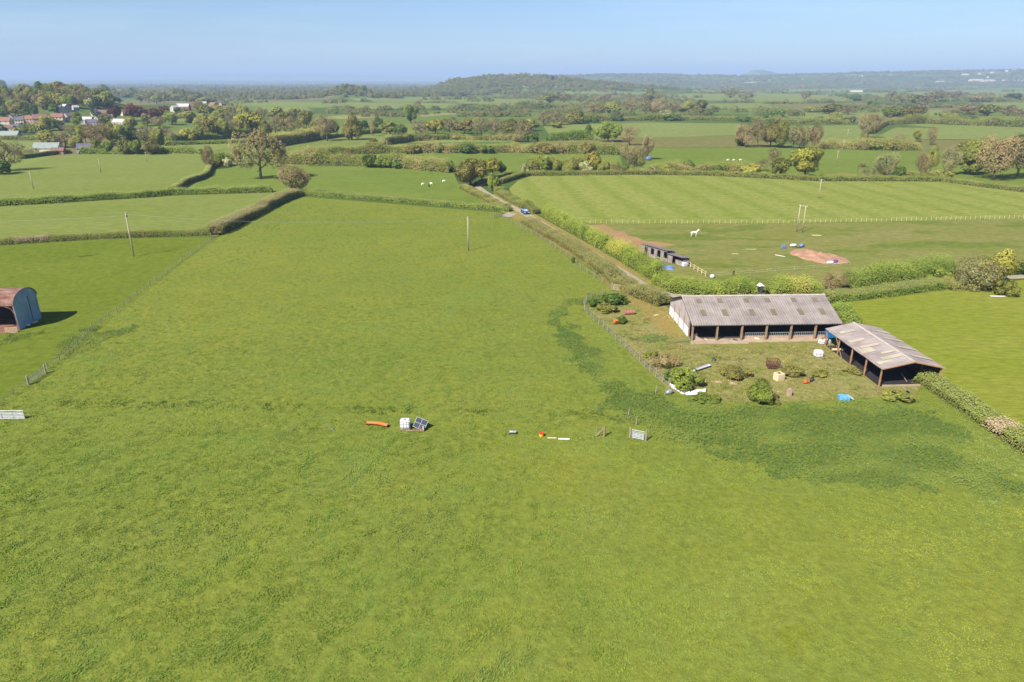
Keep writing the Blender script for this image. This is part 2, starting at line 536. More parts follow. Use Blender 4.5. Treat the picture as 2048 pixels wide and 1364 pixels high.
# strips beyond the hedges
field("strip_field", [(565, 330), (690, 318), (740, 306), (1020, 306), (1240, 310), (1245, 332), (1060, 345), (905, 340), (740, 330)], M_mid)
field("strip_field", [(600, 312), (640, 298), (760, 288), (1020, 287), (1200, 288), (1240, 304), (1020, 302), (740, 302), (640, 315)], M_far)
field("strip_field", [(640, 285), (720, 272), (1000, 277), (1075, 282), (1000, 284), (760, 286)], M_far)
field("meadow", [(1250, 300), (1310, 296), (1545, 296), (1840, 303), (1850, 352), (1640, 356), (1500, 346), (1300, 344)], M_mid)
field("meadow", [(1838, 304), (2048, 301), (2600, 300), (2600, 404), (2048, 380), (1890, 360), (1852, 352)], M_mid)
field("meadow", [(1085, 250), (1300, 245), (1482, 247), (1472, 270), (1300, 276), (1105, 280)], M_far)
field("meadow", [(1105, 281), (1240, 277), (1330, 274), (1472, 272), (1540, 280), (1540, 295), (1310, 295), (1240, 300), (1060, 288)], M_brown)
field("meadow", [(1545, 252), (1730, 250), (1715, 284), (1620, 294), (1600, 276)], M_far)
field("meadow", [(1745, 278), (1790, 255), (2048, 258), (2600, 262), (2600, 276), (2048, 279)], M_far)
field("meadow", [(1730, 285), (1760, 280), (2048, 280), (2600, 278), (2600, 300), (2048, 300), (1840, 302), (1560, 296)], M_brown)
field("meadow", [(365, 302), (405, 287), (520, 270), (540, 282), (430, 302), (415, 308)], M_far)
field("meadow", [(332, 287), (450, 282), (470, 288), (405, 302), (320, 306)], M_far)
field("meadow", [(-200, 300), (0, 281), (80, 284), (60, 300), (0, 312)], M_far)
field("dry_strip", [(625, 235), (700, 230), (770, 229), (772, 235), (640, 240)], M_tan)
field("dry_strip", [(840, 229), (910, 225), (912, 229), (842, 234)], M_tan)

FAR_FIELDS = [([(1310, 190), (1536, 187), (1700, 189), (1690, 203), (1536, 205), (1330, 199)], 0), ([(1540, 210), (1720, 205), (1770, 212), (1600, 222)], 1), ([(1890, 180), (2300, 178), (2300, 197), (1960, 197), (1900, 188)], 0),
    ([(1710, 186), (1870, 184), (1890, 191), (1720, 196)], 0), ([(1560, 226), (1640, 225), (1780, 226), (1760, 237), (1580, 237)], 0), ([(1845, 221), (1892, 220), (1905, 233), (1850, 234)], 0), ([(640, 208), (780, 205), (960, 208), (940, 217), (660, 219)], 0),
    ([(1140, 186), (1330, 184), (1320, 190), (1150, 191)], 0), ([(905, 199), (1090, 200), (1100, 212), (930, 214)], 0), ([(1390, 208), (1540, 206), (1560, 216), (1420, 219)], 0), ([(520, 214), (620, 214), (610, 226), (540, 228)], 0),
    ([(1960, 205), (2200, 204), (2200, 222), (1990, 222)], 0), ([(1380, 180), (1520, 178), (1530, 184), (1400, 186)], 0), ([(1560, 180), (1700, 178), (1705, 184), (1570, 186)], 0), ([(700, 196), (900, 193), (905, 198), (720, 203)], 0), ([(260, 226), (380, 236), (395, 246), (280, 240)], 0)]
def draped(name, pts, m):
    c = P(pts)
    bm = bmesh.new()
    bm.faces.new([bm.verts.new((p.x, p.y, 0)) for p in c])
    bmesh.ops.triangulate(bm, faces=bm.faces[:])
    bmesh.ops.subdivide_edges(bm, edges=bm.edges[:], cuts=7, use_grid_fill=True)
    for v in bm.verts: v.co.z = float(hfun(v.co.x, v.co.y)) + 0.35
    bm.normal_update()
    for f in bm.faces:
        if f.normal.z < 0: f.normal_flip()
    me = bpy.data.meshes.new(name)
    bm.to_mesh(me); bm.free()
    me.materials.append(m)
    structure(name, me)
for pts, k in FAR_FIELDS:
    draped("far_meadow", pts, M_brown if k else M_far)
def strip(name, pts, w, m, z):
    """a lane along its centre line, rounded by subdividing"""
    c = P(pts)
    vs, fs = [], []
    for i, p in enumerate(c):
        d = (c[min(i + 1, len(c) - 1)] - c[max(i - 1, 0)]).normalized()
        s = Vector((-d.y, d.x, 0)) * w / 2
        vs += [Vector((p.x, p.y, z)) + s, Vector((p.x, p.y, z)) - s]
    fs = [(2 * i, 2 * i + 1, 2 * i + 3, 2 * i + 2) for i in range(len(c) - 1)]
    me = bpy.data.meshes.new(name)
    me.from_pydata(vs, [], fs)
    me.materials.append(m)
    return structure(name, me)
LANE = [(1010, 352), (985, 362), (955, 374), (968, 384), (995, 400), (1020, 413), (1045, 425), (1075, 443), (1102, 459), (1135, 478), (1170, 499), (1210, 524), (1250, 549), (1292, 576), (1340, 592), (1420, 598), (1560, 594), (1700, 580), (1880, 562), (2100, 552)]
strip("lane", LANE, 2.7, M_lane, 0.16)
strip("verge", [(972, 390), (1010, 414), (1040, 428), (1070, 446), (1100, 464), (1150, 494), (1200, 524), (1245, 552), (1290, 584)], 9.0, M_track, 0.14)
field("rough_margin", [(418, 471), (452, 452), (500, 426), (545, 404), (590, 388), (600, 390), (560, 408), (516, 432), (470, 458), (432, 474)], M_margin, z=0.12)
field("gateway", [(1000, 433), (1018, 425), (1035, 428), (1020, 436)], M_lane, z=0.17)

# ------------------------------------------------------------------ haze: the air between here and the far hills
def build_haze():
    x, y0, y1, z0, z1 = 38000, -3000, 30000, -1.0, 330
    b = MB().box((0, (y0 + y1) / 2, (z0 + z1) / 2), (2 * x, y1 - y0, z1 - z0))
    m = bpy.data.materials.new("haze")
    m.use_nodes = True
    n, l = m.node_tree.nodes, m.node_tree.links
    n.remove(n["Principled BSDF"])
    v = n.new("ShaderNodeVolumePrincipled")
    v.inputs['Color'].default_value = (0.41, 0.54, 0.83, 1)
    v.inputs['Density'].default_value = 1.35e-4
    v.inputs['Anisotropy'].default_value = 0.0
    l.new(v.outputs[0], n["Material Output"].inputs['Volume'])
    o = b.build("haze", m)
    tag(o, kind="stuff", label="thin pale blue haze veiling the far hills", cat="haze")
build_haze()
# ------------------------------------------------------------------ foliage out of many leaf-sized faces
def leaf_quads(c, n, size, col, aspect=1.0, jit=0.35):
    """c (N,3) centres, n (N,3) facing, size (N), col (N,3) -> V, F, C"""
    N = len(c)
    n = n / np.maximum(np.linalg.norm(n, axis=1, keepdims=True), 1e-6)
    r = RNG.normal(size=(N, 3))
    t = np.cross(n, r); t /= np.maximum(np.linalg.norm(t, axis=1, keepdims=True), 1e-6)
    b = np.cross(n, t)
    s = size[:, None] * 0.5
    q = []
    for a, e in ((-1, -0.6), (0.2, -1), (1, 0.5), (-0.3, 1)):
        ja = a + RNG.uniform(-jit, jit, (N, 1)); je = e + RNG.uniform(-jit, jit, (N, 1))
        q.append(c + t * s * ja + b * s * je * aspect)
    V = np.stack(q, 1).reshape(-1, 3)
    F = np.arange(4 * N).reshape(-1, 4)
    return V, F, np.repeat(col, 4, 0)

SUNWARD = np.array([-0.48, -0.54, 0.69])      # shoots turn their faces to the light
FOL = 1.88
def pal(cols, N):
    cols = np.array(cols) * FOL
    k = RNG.integers(0, len(cols), N)
    return cols[k]

def rnd_dirs(N):
    d = RNG.normal(size=(N, 3))
    return d / np.linalg.norm(d, axis=1, keepdims=True)

KINDS = {  # leaf colours by kind of tree (as seen on sunlit leaves), trunk start, lobes, fill
    'fresh':   dict(c=[(122, 142, 58), (108, 130, 52), (136, 152, 66)], base=0.10, fill=1.0),
    'olive':   dict(c=[(132, 140, 66), (116, 128, 58), (150, 150, 78)], base=0.07, fill=0.95),
    'dark':    dict(c=[(88, 116, 48), (76, 104, 46), (104, 128, 56)], base=0.08, fill=1.0),
    'golden':  dict(c=[(160, 162, 66), (146, 150, 60), (172, 170, 78)], base=0.14, fill=1.0),
    'bare':    dict(c=[(148, 132, 102), (136, 122, 92), (148, 138, 104), (130, 126, 86)], base=0.08, fill=0.62, twig=True),
    'pinkish': dict(c=[(158, 140, 108), (146, 130, 98), (150, 142, 106)], base=0.07, fill=0.7, twig=True),
    'grey':    dict(c=[(146, 148, 106), (128, 134, 92), (156, 154, 118)], base=0.05, fill=0.8, twig=True),
    'purple':  dict(c=[(104, 66, 62), (90, 56, 58), (118, 78, 66)], base=0.12, fill=1.0),
    'russet':  dict(c=[(144, 136, 78), (130, 126, 72), (138, 140, 76)], base=0.07, fill=0.9),
    'blossom': dict(c=[(188, 192, 156), (140, 156, 92), (204, 206, 176)], base=0.05, fill=0.95),
}
BARK = pm("bark", L(112, 98, 80, 0.6), L(84, 74, 62, 0.6), 3.0, 0.95)
_proto = {}
def crown_mesh(kind, form, var, hi):
    key = ('c', kind, form, var, hi)
    if key in _proto: return _proto[key]
    K = KINDS[kind]
    N, size = ((5200, 0.048) if hi == 2 else (2200, 0.068) if hi == 1 else (900, 0.10))
    N = int(N * K['fill'] * (1.15 if hi == 2 and K.get('twig') else 1))
    z0 = 0.0 if form == 'bush' else K['base']
    zc, zr = (z0 + 1) / 2, (1 - z0) / 2
    nl = {'bush': 9, 'round': 14, 'wide': 16, 'tall': 11}[form]
    lobes = []
    for k in range(nl):
        d = rnd_dirs(1)[0]
        f = RNG.uniform(0.35, 0.72)
        cx, cy, cz = d[0] * 0.5 * f, d[1] * 0.5 * f, zc + d[2] * zr * f
        if form == 'wide': cx, cy, cz = cx * 1.25, cy * 1.25, zc + (cz - zc) * 0.9 + 0.03
        if form == 'bush': cx, cy, cz = cx * 1.3, cy * 1.3, zc + (cz - zc) * 0.85
        if form == 'bush': cz = max(0.22, cz - 0.1)
        lobes.append((cx, cy, cz, RNG.uniform(0.13, 0.24), RNG.uniform(0.82, 1.16)))
    lobes.append((0, 0, zc, 0.30, 1.0))
    lobes = np.array(lobes)
    k = RNG.integers(0, len(lobes), N * 3)
    d = rnd_dirs(N * 3)
    rr = lobes[k, 3:4] * RNG.uniform(0.78, 1.08, (N * 3, 1)) * np.array([[1, 1, 0.95 * zr / 0.42]])
    c = lobes[k, :3] + d * rr
    keep = np.ones(len(c), bool)
    for L_ in lobes:                                   # drop what lies deep inside another lobe
        q = (c - L_[:3]) / (L_[3] * np.array([1, 1, zr / 0.42]))
        keep &= (q ** 2).sum(1) > 0.42
    keep &= c[:, 2] > (0.02 if form == 'bush' else z0 * 0.8)
    idx = np.nonzero(keep)[0][:N]
    c, d, k = c[idx], d[idx], k[idx]
    stray = RNG.uniform(0, 1, len(c)) < 0.07                # loose shoots beyond the outline
    c[stray] += d[stray] * RNG.uniform(0.02, 0.075, (int(stray.sum()), 1))
    n = d + rnd_dirs(len(c)) * 0.42 + SUNWARD * 0.55
    col = pal([GF(*x) for x in K['c']], len(c)) * lobes[k, 4:5] * RNG.uniform(0.9, 1.1, (len(c), 1))
    s = size * RNG.uniform(0.6, 1.35, len(c)) * (0.8 if K.get('twig') else 1)
    V, F, C = leaf_quads(c, n, s, col, 0.55 if K.get('twig') else 0.9)
    _proto[key] = np_mesh("crown", V, F, LEAF, C)
    return _proto[key]

def trunk_mesh(kind, form, var):
    key = ('t', kind in ('bare', 'pinkish'), form, var)
    if key in _proto: return _proto[key]
    b = MB()
    lean = RNG.uniform(-0.03, 0.03, 2)
    b.tube([(0, 0, -0.02), (lean[0] * .3, lean[1] * .3, 0.12), (lean[0], lean[1], 0.34), (lean[0] * 1.6, lean[1] * 1.6, 0.72)], [0.036, 0.028, 0.021, 0.006], 7)
    for k in range(8):
        a = k * 2.4 + RNG.uniform(-.3, .3)
        h = 0.2 + 0.055 * k
        r = RNG.uniform(0.24, 0.42)
        p0 = Vector((lean[0] * h * 2, lean[1] * h * 2, h))
        p1 = p0 + Vector((math.cos(a) * r * .5, math.sin(a) * r * .5, 0.13))
        p2 = p0 + Vector((math.cos(a) * r, math.sin(a) * r, RNG.uniform(0.2, 0.34)))
        b.tube([p0, p1, p2], [0.013, 0.009, 0.003], 5)
        q = p1 + Vector((math.cos(a + 1.1) * r * .5, math.sin(a + 1.1) * r * .5, 0.2))
        b.tube([p1, q], [0.008, 0.002], 4)
    _proto[key] = b.mesh("trunk", BARK, smooth=True)
    return _proto[key]

def plant_tree(p, h, w, kind, label, form='round', group=None, name=None, px=None, cat=None):
    hi = 2 if (px or 20) > 44 else 1 if (px or 20) > 24 else 0
    var = int(RNG.integers(0, 3))
    rz = RNG.uniform(0, 6.28)
    bush = form == 'bush'
    name = name or ("bush" if bush else "tree")
    t = thing(name, label, cat or ("bush" if bush else "tree"), p, rz, group, (w, w, h))
    if not bush:
        link("trunk", trunk_mesh(kind, form, var), t)
        link("crown", crown_mesh(kind, form, var, hi), t)
    else:
        link("foliage", crown_mesh(kind, form, var, hi), t)
    return t

LOOK = {'fresh': "fresh green", 'olive': "olive green", 'dark': "dark green", 'golden': "golden yellow", 'bare': "brown bare-twigged", 'pinkish': "pinkish brown twiggy",
        'grey': "pale grey-green", 'purple': "purple leaved", 'russet': "russet", 'blossom': "white blossoming"}
def tree_px(px, py, hp, wp, kind, label, form='round', group=None, k=1.0):
    p = at(px, py)
    m = mpp(p)
    return plant_tree(p, hp * m * 1.06 * k, wp * m * 1.02 * k, kind, label, form, group, px=hp)

def tree_row(where, rows, group):
    """(px, py, height, width, kind[, form[, own label]]) from left to right; labels count along the row, each kind for itself"""
    seen = {}
    rows = sorted(rows, key=lambda r: r[0])
    tot = {}
    for r in rows:
        q = (r[4], (r[5] if len(r) > 5 and r[5] else 'round') == 'bush'); tot[q] = tot.get(q, 0) + 1
    for r in rows:
        form = r[5] if len(r) > 5 and r[5] else 'round'
        q = (r[4], form == 'bush')
        i = seen.get(q, 0); seen[q] = i + 1
        noun = "bush" if form == 'bush' else "tree"
        if len(r) > 6: lab = r[6]
        elif tot[q] == 1: lab = f"the only {LOOK[r[4]]} {noun} {where}"
        else: lab = f"{ordw(i)} {LOOK[r[4]]} {noun} from the left {where}"
        tree_px(r[0], r[1], r[2], r[3], r[4], lab, form, group)

# ------------------------------------------------------------------ hedges: a leafy skin over a twiggy core, with inner shade painted into its colour
CORE = pm("hedge_twigs_shade", L(60, 56, 34, 0.5), L(46, 48, 28, 0.5), 2.0, 1.0)
PALS = {
    'fresh': [(126, 146, 54), (112, 132, 46), (140, 156, 62), (100, 122, 44)],
    'green': [(112, 136, 52), (98, 124, 48), (128, 146, 62), (88, 112, 44)],
    'dull':  [(114, 128, 62), (104, 116, 56), (128, 132, 74), (96, 108, 52)],
    'olive': [(136, 138, 74), (122, 128, 64), (146, 144, 86), (110, 116, 58)],
    'brown': [(136, 132, 78), (124, 122, 68), (114, 124, 58), (144, 136, 88)],
    'mixed': [(116, 132, 58), (138, 138, 74), (104, 122, 52), (146, 136, 88), (158, 160, 110)],
}
def hedge(name, label, pts, w, h, palette, bump=0.15, leaf=None, top=None, group=None, wavelength=4.0, cover=2.2, cat="hedge", patch=None, ragged=0.12, world_pts=None):
    c = world_pts or P(pts)
    seg = [0.0]
    for a, b in zip(c, c[1:]): seg.append(seg[-1] + (b - a).length)
    Ltot = seg[-1]
    cx, cy, cz = (np.array([p[i] for p in c]) for i in range(3))
    mid = c[len(c) // 2]
    leaf = leaf or max(0.14, depth(mid) / 682 * 0.62)
    seed = int(RNG.integers(0, 999))
    def frame(s):
        x, y, z = np.interp(s, seg, cx), np.interp(s, seg, cy), np.interp(s, seg, cz)
        e = min(1.5, Ltot / 8)
        dx = np.interp(s + e, seg, cx) - np.interp(s - e, seg, cx)
        dy = np.interp(s + e, seg, cy) - np.interp(s - e, seg, cy)
        q = np.maximum(np.hypot(dx, dy), 1e-6)
        return x, y, z, -dy / q, dx / q
    def hh(s):
        return h * (1 + bump * (2 * fbm(s / wavelength, s * 0 + seed, seed, 3) - 1) * 1.5) * np.clip(np.minimum(s, Ltot - s) / (0.6 * h) + 0.35, 0, 1)
    def ww(s):
        return w * (1 + 0.6 * bump * (2 * vnoise(s / wavelength, s * 0 + 31, seed) - 1))
    # core
    ns = max(4, int(Ltot / max(1.5, w * 0.6)))
    s = np.linspace(0, Ltot, ns)
    x, y, z, nx, ny = frame(s)
    H_, W_ = hh(s) * 0.84, ww(s) * 0.38
    prof = [(-1, -0.02), (-0.95, 0.75), (-0.55, 1.0), (0.55, 1.0), (0.95, 0.75), (1, -0.02)]
    V = np.stack([np.stack([x + nx * W_ * a, y + ny * W_ * a, z + H_ * b], -1) for a, b in prof], 1)
    npf = len(prof)
    i = np.arange(ns - 1)[:, None] * npf + np.arange(npf - 1)[None]
    Fc = np.stack([i, i + 1, i + npf + 1, i + npf], -1).reshape(-1, 4)
    Vc = V.reshape(-1, 3)
    # skin of leaves
    per = 2 * h + w
    N = int(min(60000, Ltot * per / (leaf * leaf) * cover))
    s = RNG.uniform(0, Ltot, N)
    x, y, z, nx, ny = frame(s)
    H_, W_ = hh(s), ww(s) / 2
    q = RNG.uniform(0, 1, N)
    fl, fr = h / per, 1 - h / per
    left, right = q < fl, q > fr
    topm = ~(left | right)
    u = np.where(left, -1.0, np.where(right, 1.0, (q - fl) / max(fr - fl, 1e-6) * 2 - 1))
    v = np.where(left, q / fl, np.where(right, (1 - q) / fl, 1.0))
    thin = topm | (RNG.uniform(0, 1, N) < 0.35 + 0.5 * v)
    rag = RNG.normal(0, ragged, N)
    rnd = np.where(topm, 1 - 0.18 * u ** 4, 1 - 0.16 * v ** 4)   # rounded shoulders
    uu = np.where(topm, u, u * rnd) * (1 + np.where(topm, 0, rag * 0.7))
    vv = np.where(topm, v * rnd, v) * (1 + np.where(topm, rag, 0))
    cen = np.stack([x + nx * W_ * uu, y + ny * W_ * uu, z + H_ * np.maximum(vv, 0.02)], -1)
    out = np.stack([nx * np.where(topm, u * 0.4, u), ny * np.where(topm, u * 0.4, u), np.where(topm, 1.0, 0.25)], -1)
    nrm = out + rnd_dirs(N) * 0.42 + SUNWARD * np.where(topm, 0.7, 0.25)[:, None]
    cols = np.array([GF(*a) for a in PALS[palette]]) * FOL
    g = fbm(s / (wavelength * 1.3), u * 0.4, seed + 5, 2) * len(cols) + RNG.normal(0, 0.45, N)
    col = cols[np.clip(g, 0, len(cols) - 1).astype(int)] * RNG.uniform(0.9, 1.1, (N, 1))
    if top is not None:                                  # flailed top of another colour
        tm = (vv > 0.86) & (RNG.uniform(0, 1, N) < 0.8)
        col[tm] = pal([G(*a) for a in top], int(tm.sum())) * RNG.uniform(0.8, 1.2, (int(tm.sum()), 1))
    if patch is not None:                                # (from, to, colour): a stretch of dead or pale growth
        for a, b, pc in patch:
            tm = (s > a * Ltot) & (s < b * Ltot) & (RNG.uniform(0, 1, N) < 0.8) & (vv > 0.4)
            col[tm] = np.array(G(*pc)) * FOL * RNG.uniform(0.8, 1.2, (int(tm.sum()), 1))
    size = leaf * RNG.uniform(0.6, 1.4, N)
    Vl, Fl, Cl = leaf_quads(cen[thin], nrm[thin], size[thin], col[thin])
    V = np.concatenate([Vc, Vl]); F = np.concatenate([Fc, Fl + len(Vc)])
    C = np.concatenate([np.full((len(Vc), 3), 0.03), Cl])
    mi = np.concatenate([np.ones(len(Fc), int), np.zeros(len(Fl), int)])
    o = link(name, np_mesh(name, V, F, [HLEAF, CORE], C, mi))
    return tag(o, label, cat, group)

TOPB = [(152, 134, 96), (136, 124, 82), (126, 128, 72)]
def build_hedges():
    H = hedge
    H("hedge", "low clipped hedge behind the rust roofed arched barn, with one bare brown stretch", [(-260, 500), (0, 489), (100, 483), (200, 477), (320, 473), (425, 470)], 2.0, 1.5, 'dull', 0.18, patch=[(0.40, 0.50, (158, 138, 106))])
    H("hedge", "thick flat-topped hedge with a brown top running up from the corner by the wire fence", [(426, 471), (468, 450), (518, 424), (558, 404), (594, 391)], 5.0, 2.3, 'dull', 0.2, top=TOPB, ragged=0.16, wavelength=6)
    H("hedge", "long bushy green hedge between the two pale meadows on the left", [(-300, 424), (0, 412), (110, 406), (200, 400), (300, 394), (350, 390), (450, 387), (545, 384)], 2.8, 2.3, 'green', 0.16, top=[(140, 152, 70), (122, 140, 58)])
    H("hedge", "dark kinked hedge climbing to the scrub beside the big bare oak", [(345, 386), (372, 368), (398, 360), (414, 352), (420, 338), (428, 331)], 2.6, 2.2, 'dull', 0.1, top=[(148, 152, 84), (132, 140, 70)])
    H("hedge", "straight clipped hedge along the top of the big rough field", [(605, 390), (700, 396), (800, 404), (900, 413), (1000, 421), (1022, 424)], 2.2, 1.7, 'green', 0.1, top=[(128, 134, 70), (116, 126, 60)])
    H("hedge", "tall shaggy hedge behind the pasture with the sheep", [(560, 324), (600, 328), (680, 330), (740, 332), (800, 336), (905, 345)], 5.0, 5.4, 'mixed', 0.38, wavelength=9, ragged=0.2)
    H("hedge", "clipped hedge along the far edge of the striped field", [(1050, 352), (1180, 350), (1300, 349), (1420, 351), (1500, 355), (1640, 362), (1760, 362), (1890, 363)], 2.4, 2.0, 'dull', 0.12)
    H("hedge", "clipped hedge angling away from the right corner of the striped field", [(1885, 363), (1950, 372), (2048, 384), (2250, 408)], 2.4, 2.0, 'dull', 0.12)
    H("hedge", "brown scrubby bank on the near side of the bend in the lane", [(925, 376), (948, 388), (972, 400), (1000, 414), (1015, 420)], 3.4, 1.5, 'brown', 0.25)
    H("hedge", "dark hedge curving along the far side of the lane bend", [(1000, 368), (1020, 361), (1040, 355), (1058, 352)], 2.2, 1.9, 'dull', 0.12)
    H("hedge", "inner dark hedge behind the bend in the lane", [(950, 372), (975, 363), (1000, 355), (1022, 350)], 2.0, 1.6, 'dull', 0.15)
    H("hedge", "low scrub between the blue car and the striped field", [(985, 372), (1000, 388), (1020, 402), (1045, 414), (1075, 428)], 3.6, 2.0, 'dull', 0.3)
    H("hedge", "flailed brownish hedge on the field side of the lane, gateway to barn gate", [(1050, 445), (1085, 466), (1120, 484), (1160, 509), (1200, 537), (1238, 567), (1275, 590), (1330, 612)], 4.2, 1.9, 'brown', 0.2, top=[(128, 124, 66), (142, 128, 80), (110, 122, 54)], ragged=0.16)
    H("hedge", "tall fresh green sapling hedge between the lane and the wooden stables", [(1092, 431), (1116, 444), (1144, 461), (1184, 484), (1220, 505)], 3.0, 2.9, 'fresh', 0.22, wavelength=3.0, ragged=0.2)
    H("hedge", "yellowish middle stretch of the tall lane hedge in front of the wooden stables", [(1222, 505), (1252, 524), (1288, 546), (1324, 566)], 3.4, 3.3, 'fresh', 0.24, wavelength=3.0, ragged=0.2, patch=[(0.05, 0.35, (168, 166, 58))])
    H("hedge", "dense green hedge bending behind the large grey barn", [(1315, 568), (1350, 582), (1400, 587), (1450, 588), (1505, 585)], 4.0, 2.4, 'fresh', 0.22, wavelength=3.0, ragged=0.2)
    H("hedge", "clipped low hedge right of the large grey barn, along the bright field", [(1640, 604), (1700, 598), (1760, 591), (1820, 583), (1885, 574)], 3.4, 1.7, 'green', 0.12, top=[(126, 132, 66), (140, 130, 80), (112, 128, 56)])
    H("hedge", "straggling low growth under the grey willow at the lane end", [(1885, 576), (1930, 572), (1985, 578), (2030, 582)], 5.0, 1.4, 'olive', 0.4, ragged=0.25)
    H("hedge", "leafy green hedge behind the lane, right of the pinkish bush", [(1690, 580), (1740, 574), (1800, 566), (1850, 558), (1895, 552)], 4.4, 4.0, 'green', 0.28, wavelength=5, ragged=0.2)
    H("hedge", "patchy yellow and green hedge just behind the right half of the barn roof", [(1535, 592), (1570, 592), (1610, 590), (1640, 588)], 3.6, 3.0, 'fresh', 0.4, wavelength=5, ragged=0.2, patch=[(0.35, 0.7, (168, 162, 70))])
    H("hedge", "brambly hedge running from the open shed to the right edge, with a dead brown patch", [(1845, 762), (1885, 785), (1930, 815), (1985, 852), (2040, 888), (2130, 945), (2260, 1030)], 3.4, 1.3, 'dull', 0.22, patch=[(0.44, 0.52, (176, 152, 118))], top=[(132, 142, 66), (122, 134, 60), (138, 138, 72)], ragged=0.2)
    H("hedge", "shadowed scrub strip between the grey barn and the open shed", [(1672, 622), (1690, 640), (1708, 658), (1720, 672)], 2.6, 1.6, 'green', 0.35, ragged=0.2)
    # field boundaries further off
    H("hedge", "tall hedgerow on the near side of the long strip meadows", [(600, 314), (660, 311), (720, 308), (800, 306), (900, 306), (1020, 305), (1120, 307), (1235, 309)], 4.5, 5.0, 'mixed', 0.36, wavelength=11, ragged=0.2)
    H("hedge", "hedgerow on the far side of the long strip meadows", [(770, 291), (820, 283), (900, 279), (1000, 281), (1075, 283)], 4.5, 4.6, 'mixed', 0.4, wavelength=12, ragged=0.2)
    H("hedge", "smooth rounded olive thicket left of the twin bare trees", [(525, 296), (560, 290), (600, 284), (635, 276), (660, 268)], 13.0, 6.5, 'olive', 0.12, wavelength=14)
    H("hedge", "dark hedge joining the thicket to the twin bare trees", [(640, 280), (680, 274), (720, 269), (760, 266)], 4.0, 4.0, 'green', 0.35, wavelength=9)
    H("hedge", "scrubby row of thorns along the foot of the striped field's far hedge", [(1052, 347), (1100, 345), (1160, 344), (1205, 345), (1240, 347)], 5.5, 5.2, 'mixed', 0.4, wavelength=9, ragged=0.2)
    H("hedge", "low brown and green scrub between the leaning bare tree and the gorse", [(1255, 346), (1320, 347), (1400, 346), (1470, 347), (1510, 350)], 5.0, 3.6, 'mixed', 0.5, wavelength=10, ragged=0.2)
    H("hedge", "reddish brown undergrowth beside the golden tree", [(1640, 357), (1690, 357), (1740, 358), (1850, 358), (1900, 357)], 3.4, 2.0, 'brown', 0.4, wavelength=9, ragged=0.2)
    H("hedge", "dark thorn hedge left of the round topped oak in the middle distance", [(1095, 282), (1130, 281), (1165, 280), (1190, 280)], 5.0, 6.0, 'green', 0.3, wavelength=10)
    H("hedge", "hedgerow of bushes ahead of the brown thicket on the right", [(1640, 297), (1700, 298), (1760, 300), (1840, 301)], 6.0, 5.5, 'olive', 0.4, wavelength=14, ragged=0.2)
    H("hedge", "long dark hedgerow beyond the bare ash on the right", [(1770, 250), (1850, 247), (1920, 250), (2048, 254), (2250, 258)], 7.0, 7.0, 'dull', 0.35, wavelength=20, ragged=0.2)
    H("hedge", "dark hedge running back from the bare ash", [(1742, 268), (1752, 260), (1765, 252), (1778, 248)], 5.0, 5.0, 'dull', 0.2, wavelength=14)
    H("hedge", "hedgerow along the back of the wide meadow in the middle distance", [(1120, 244), (1200, 242), (1300, 241), (1400, 240), (1500, 241), (1560, 246), (1700, 248)], 6.0, 5.0, 'dull', 0.5, wavelength=22, ragged=0.2)
    H("hedge", "dark hedge at the foot of the village gardens, nearest the village", [(225, 286), (265, 287), (310, 289), (345, 290), (400, 284), (470, 276), (515, 269)], 6.0, 5.0, 'green', 0.3, wavelength=14)
    H("hedge", "thin hedge between the two small meadows below the village", [(330, 292), (400, 289), (460, 287), (500, 286)], 2.5, 2.5, 'green', 0.2, wavelength=14)
    H("hedge", "hedge along the top edge of the upper left meadow", [(160, 308), (220, 308), (300, 308), (350, 306), (405, 308)], 3.0, 3.4, 'green', 0.3, wavelength=10)
    H("hedge", "dark hedge beside the grey roofed farm shed", [(45, 318), (80, 313), (110, 309), (142, 306)], 2.6, 2.2, 'green', 0.12)
    H("hedge", "hedge behind the small meadow on the far left", [(-150, 284), (0, 279), (50, 279), (82, 281)], 3.0, 2.6, 'dull', 0.2, wavelength=10)
build_hedges()

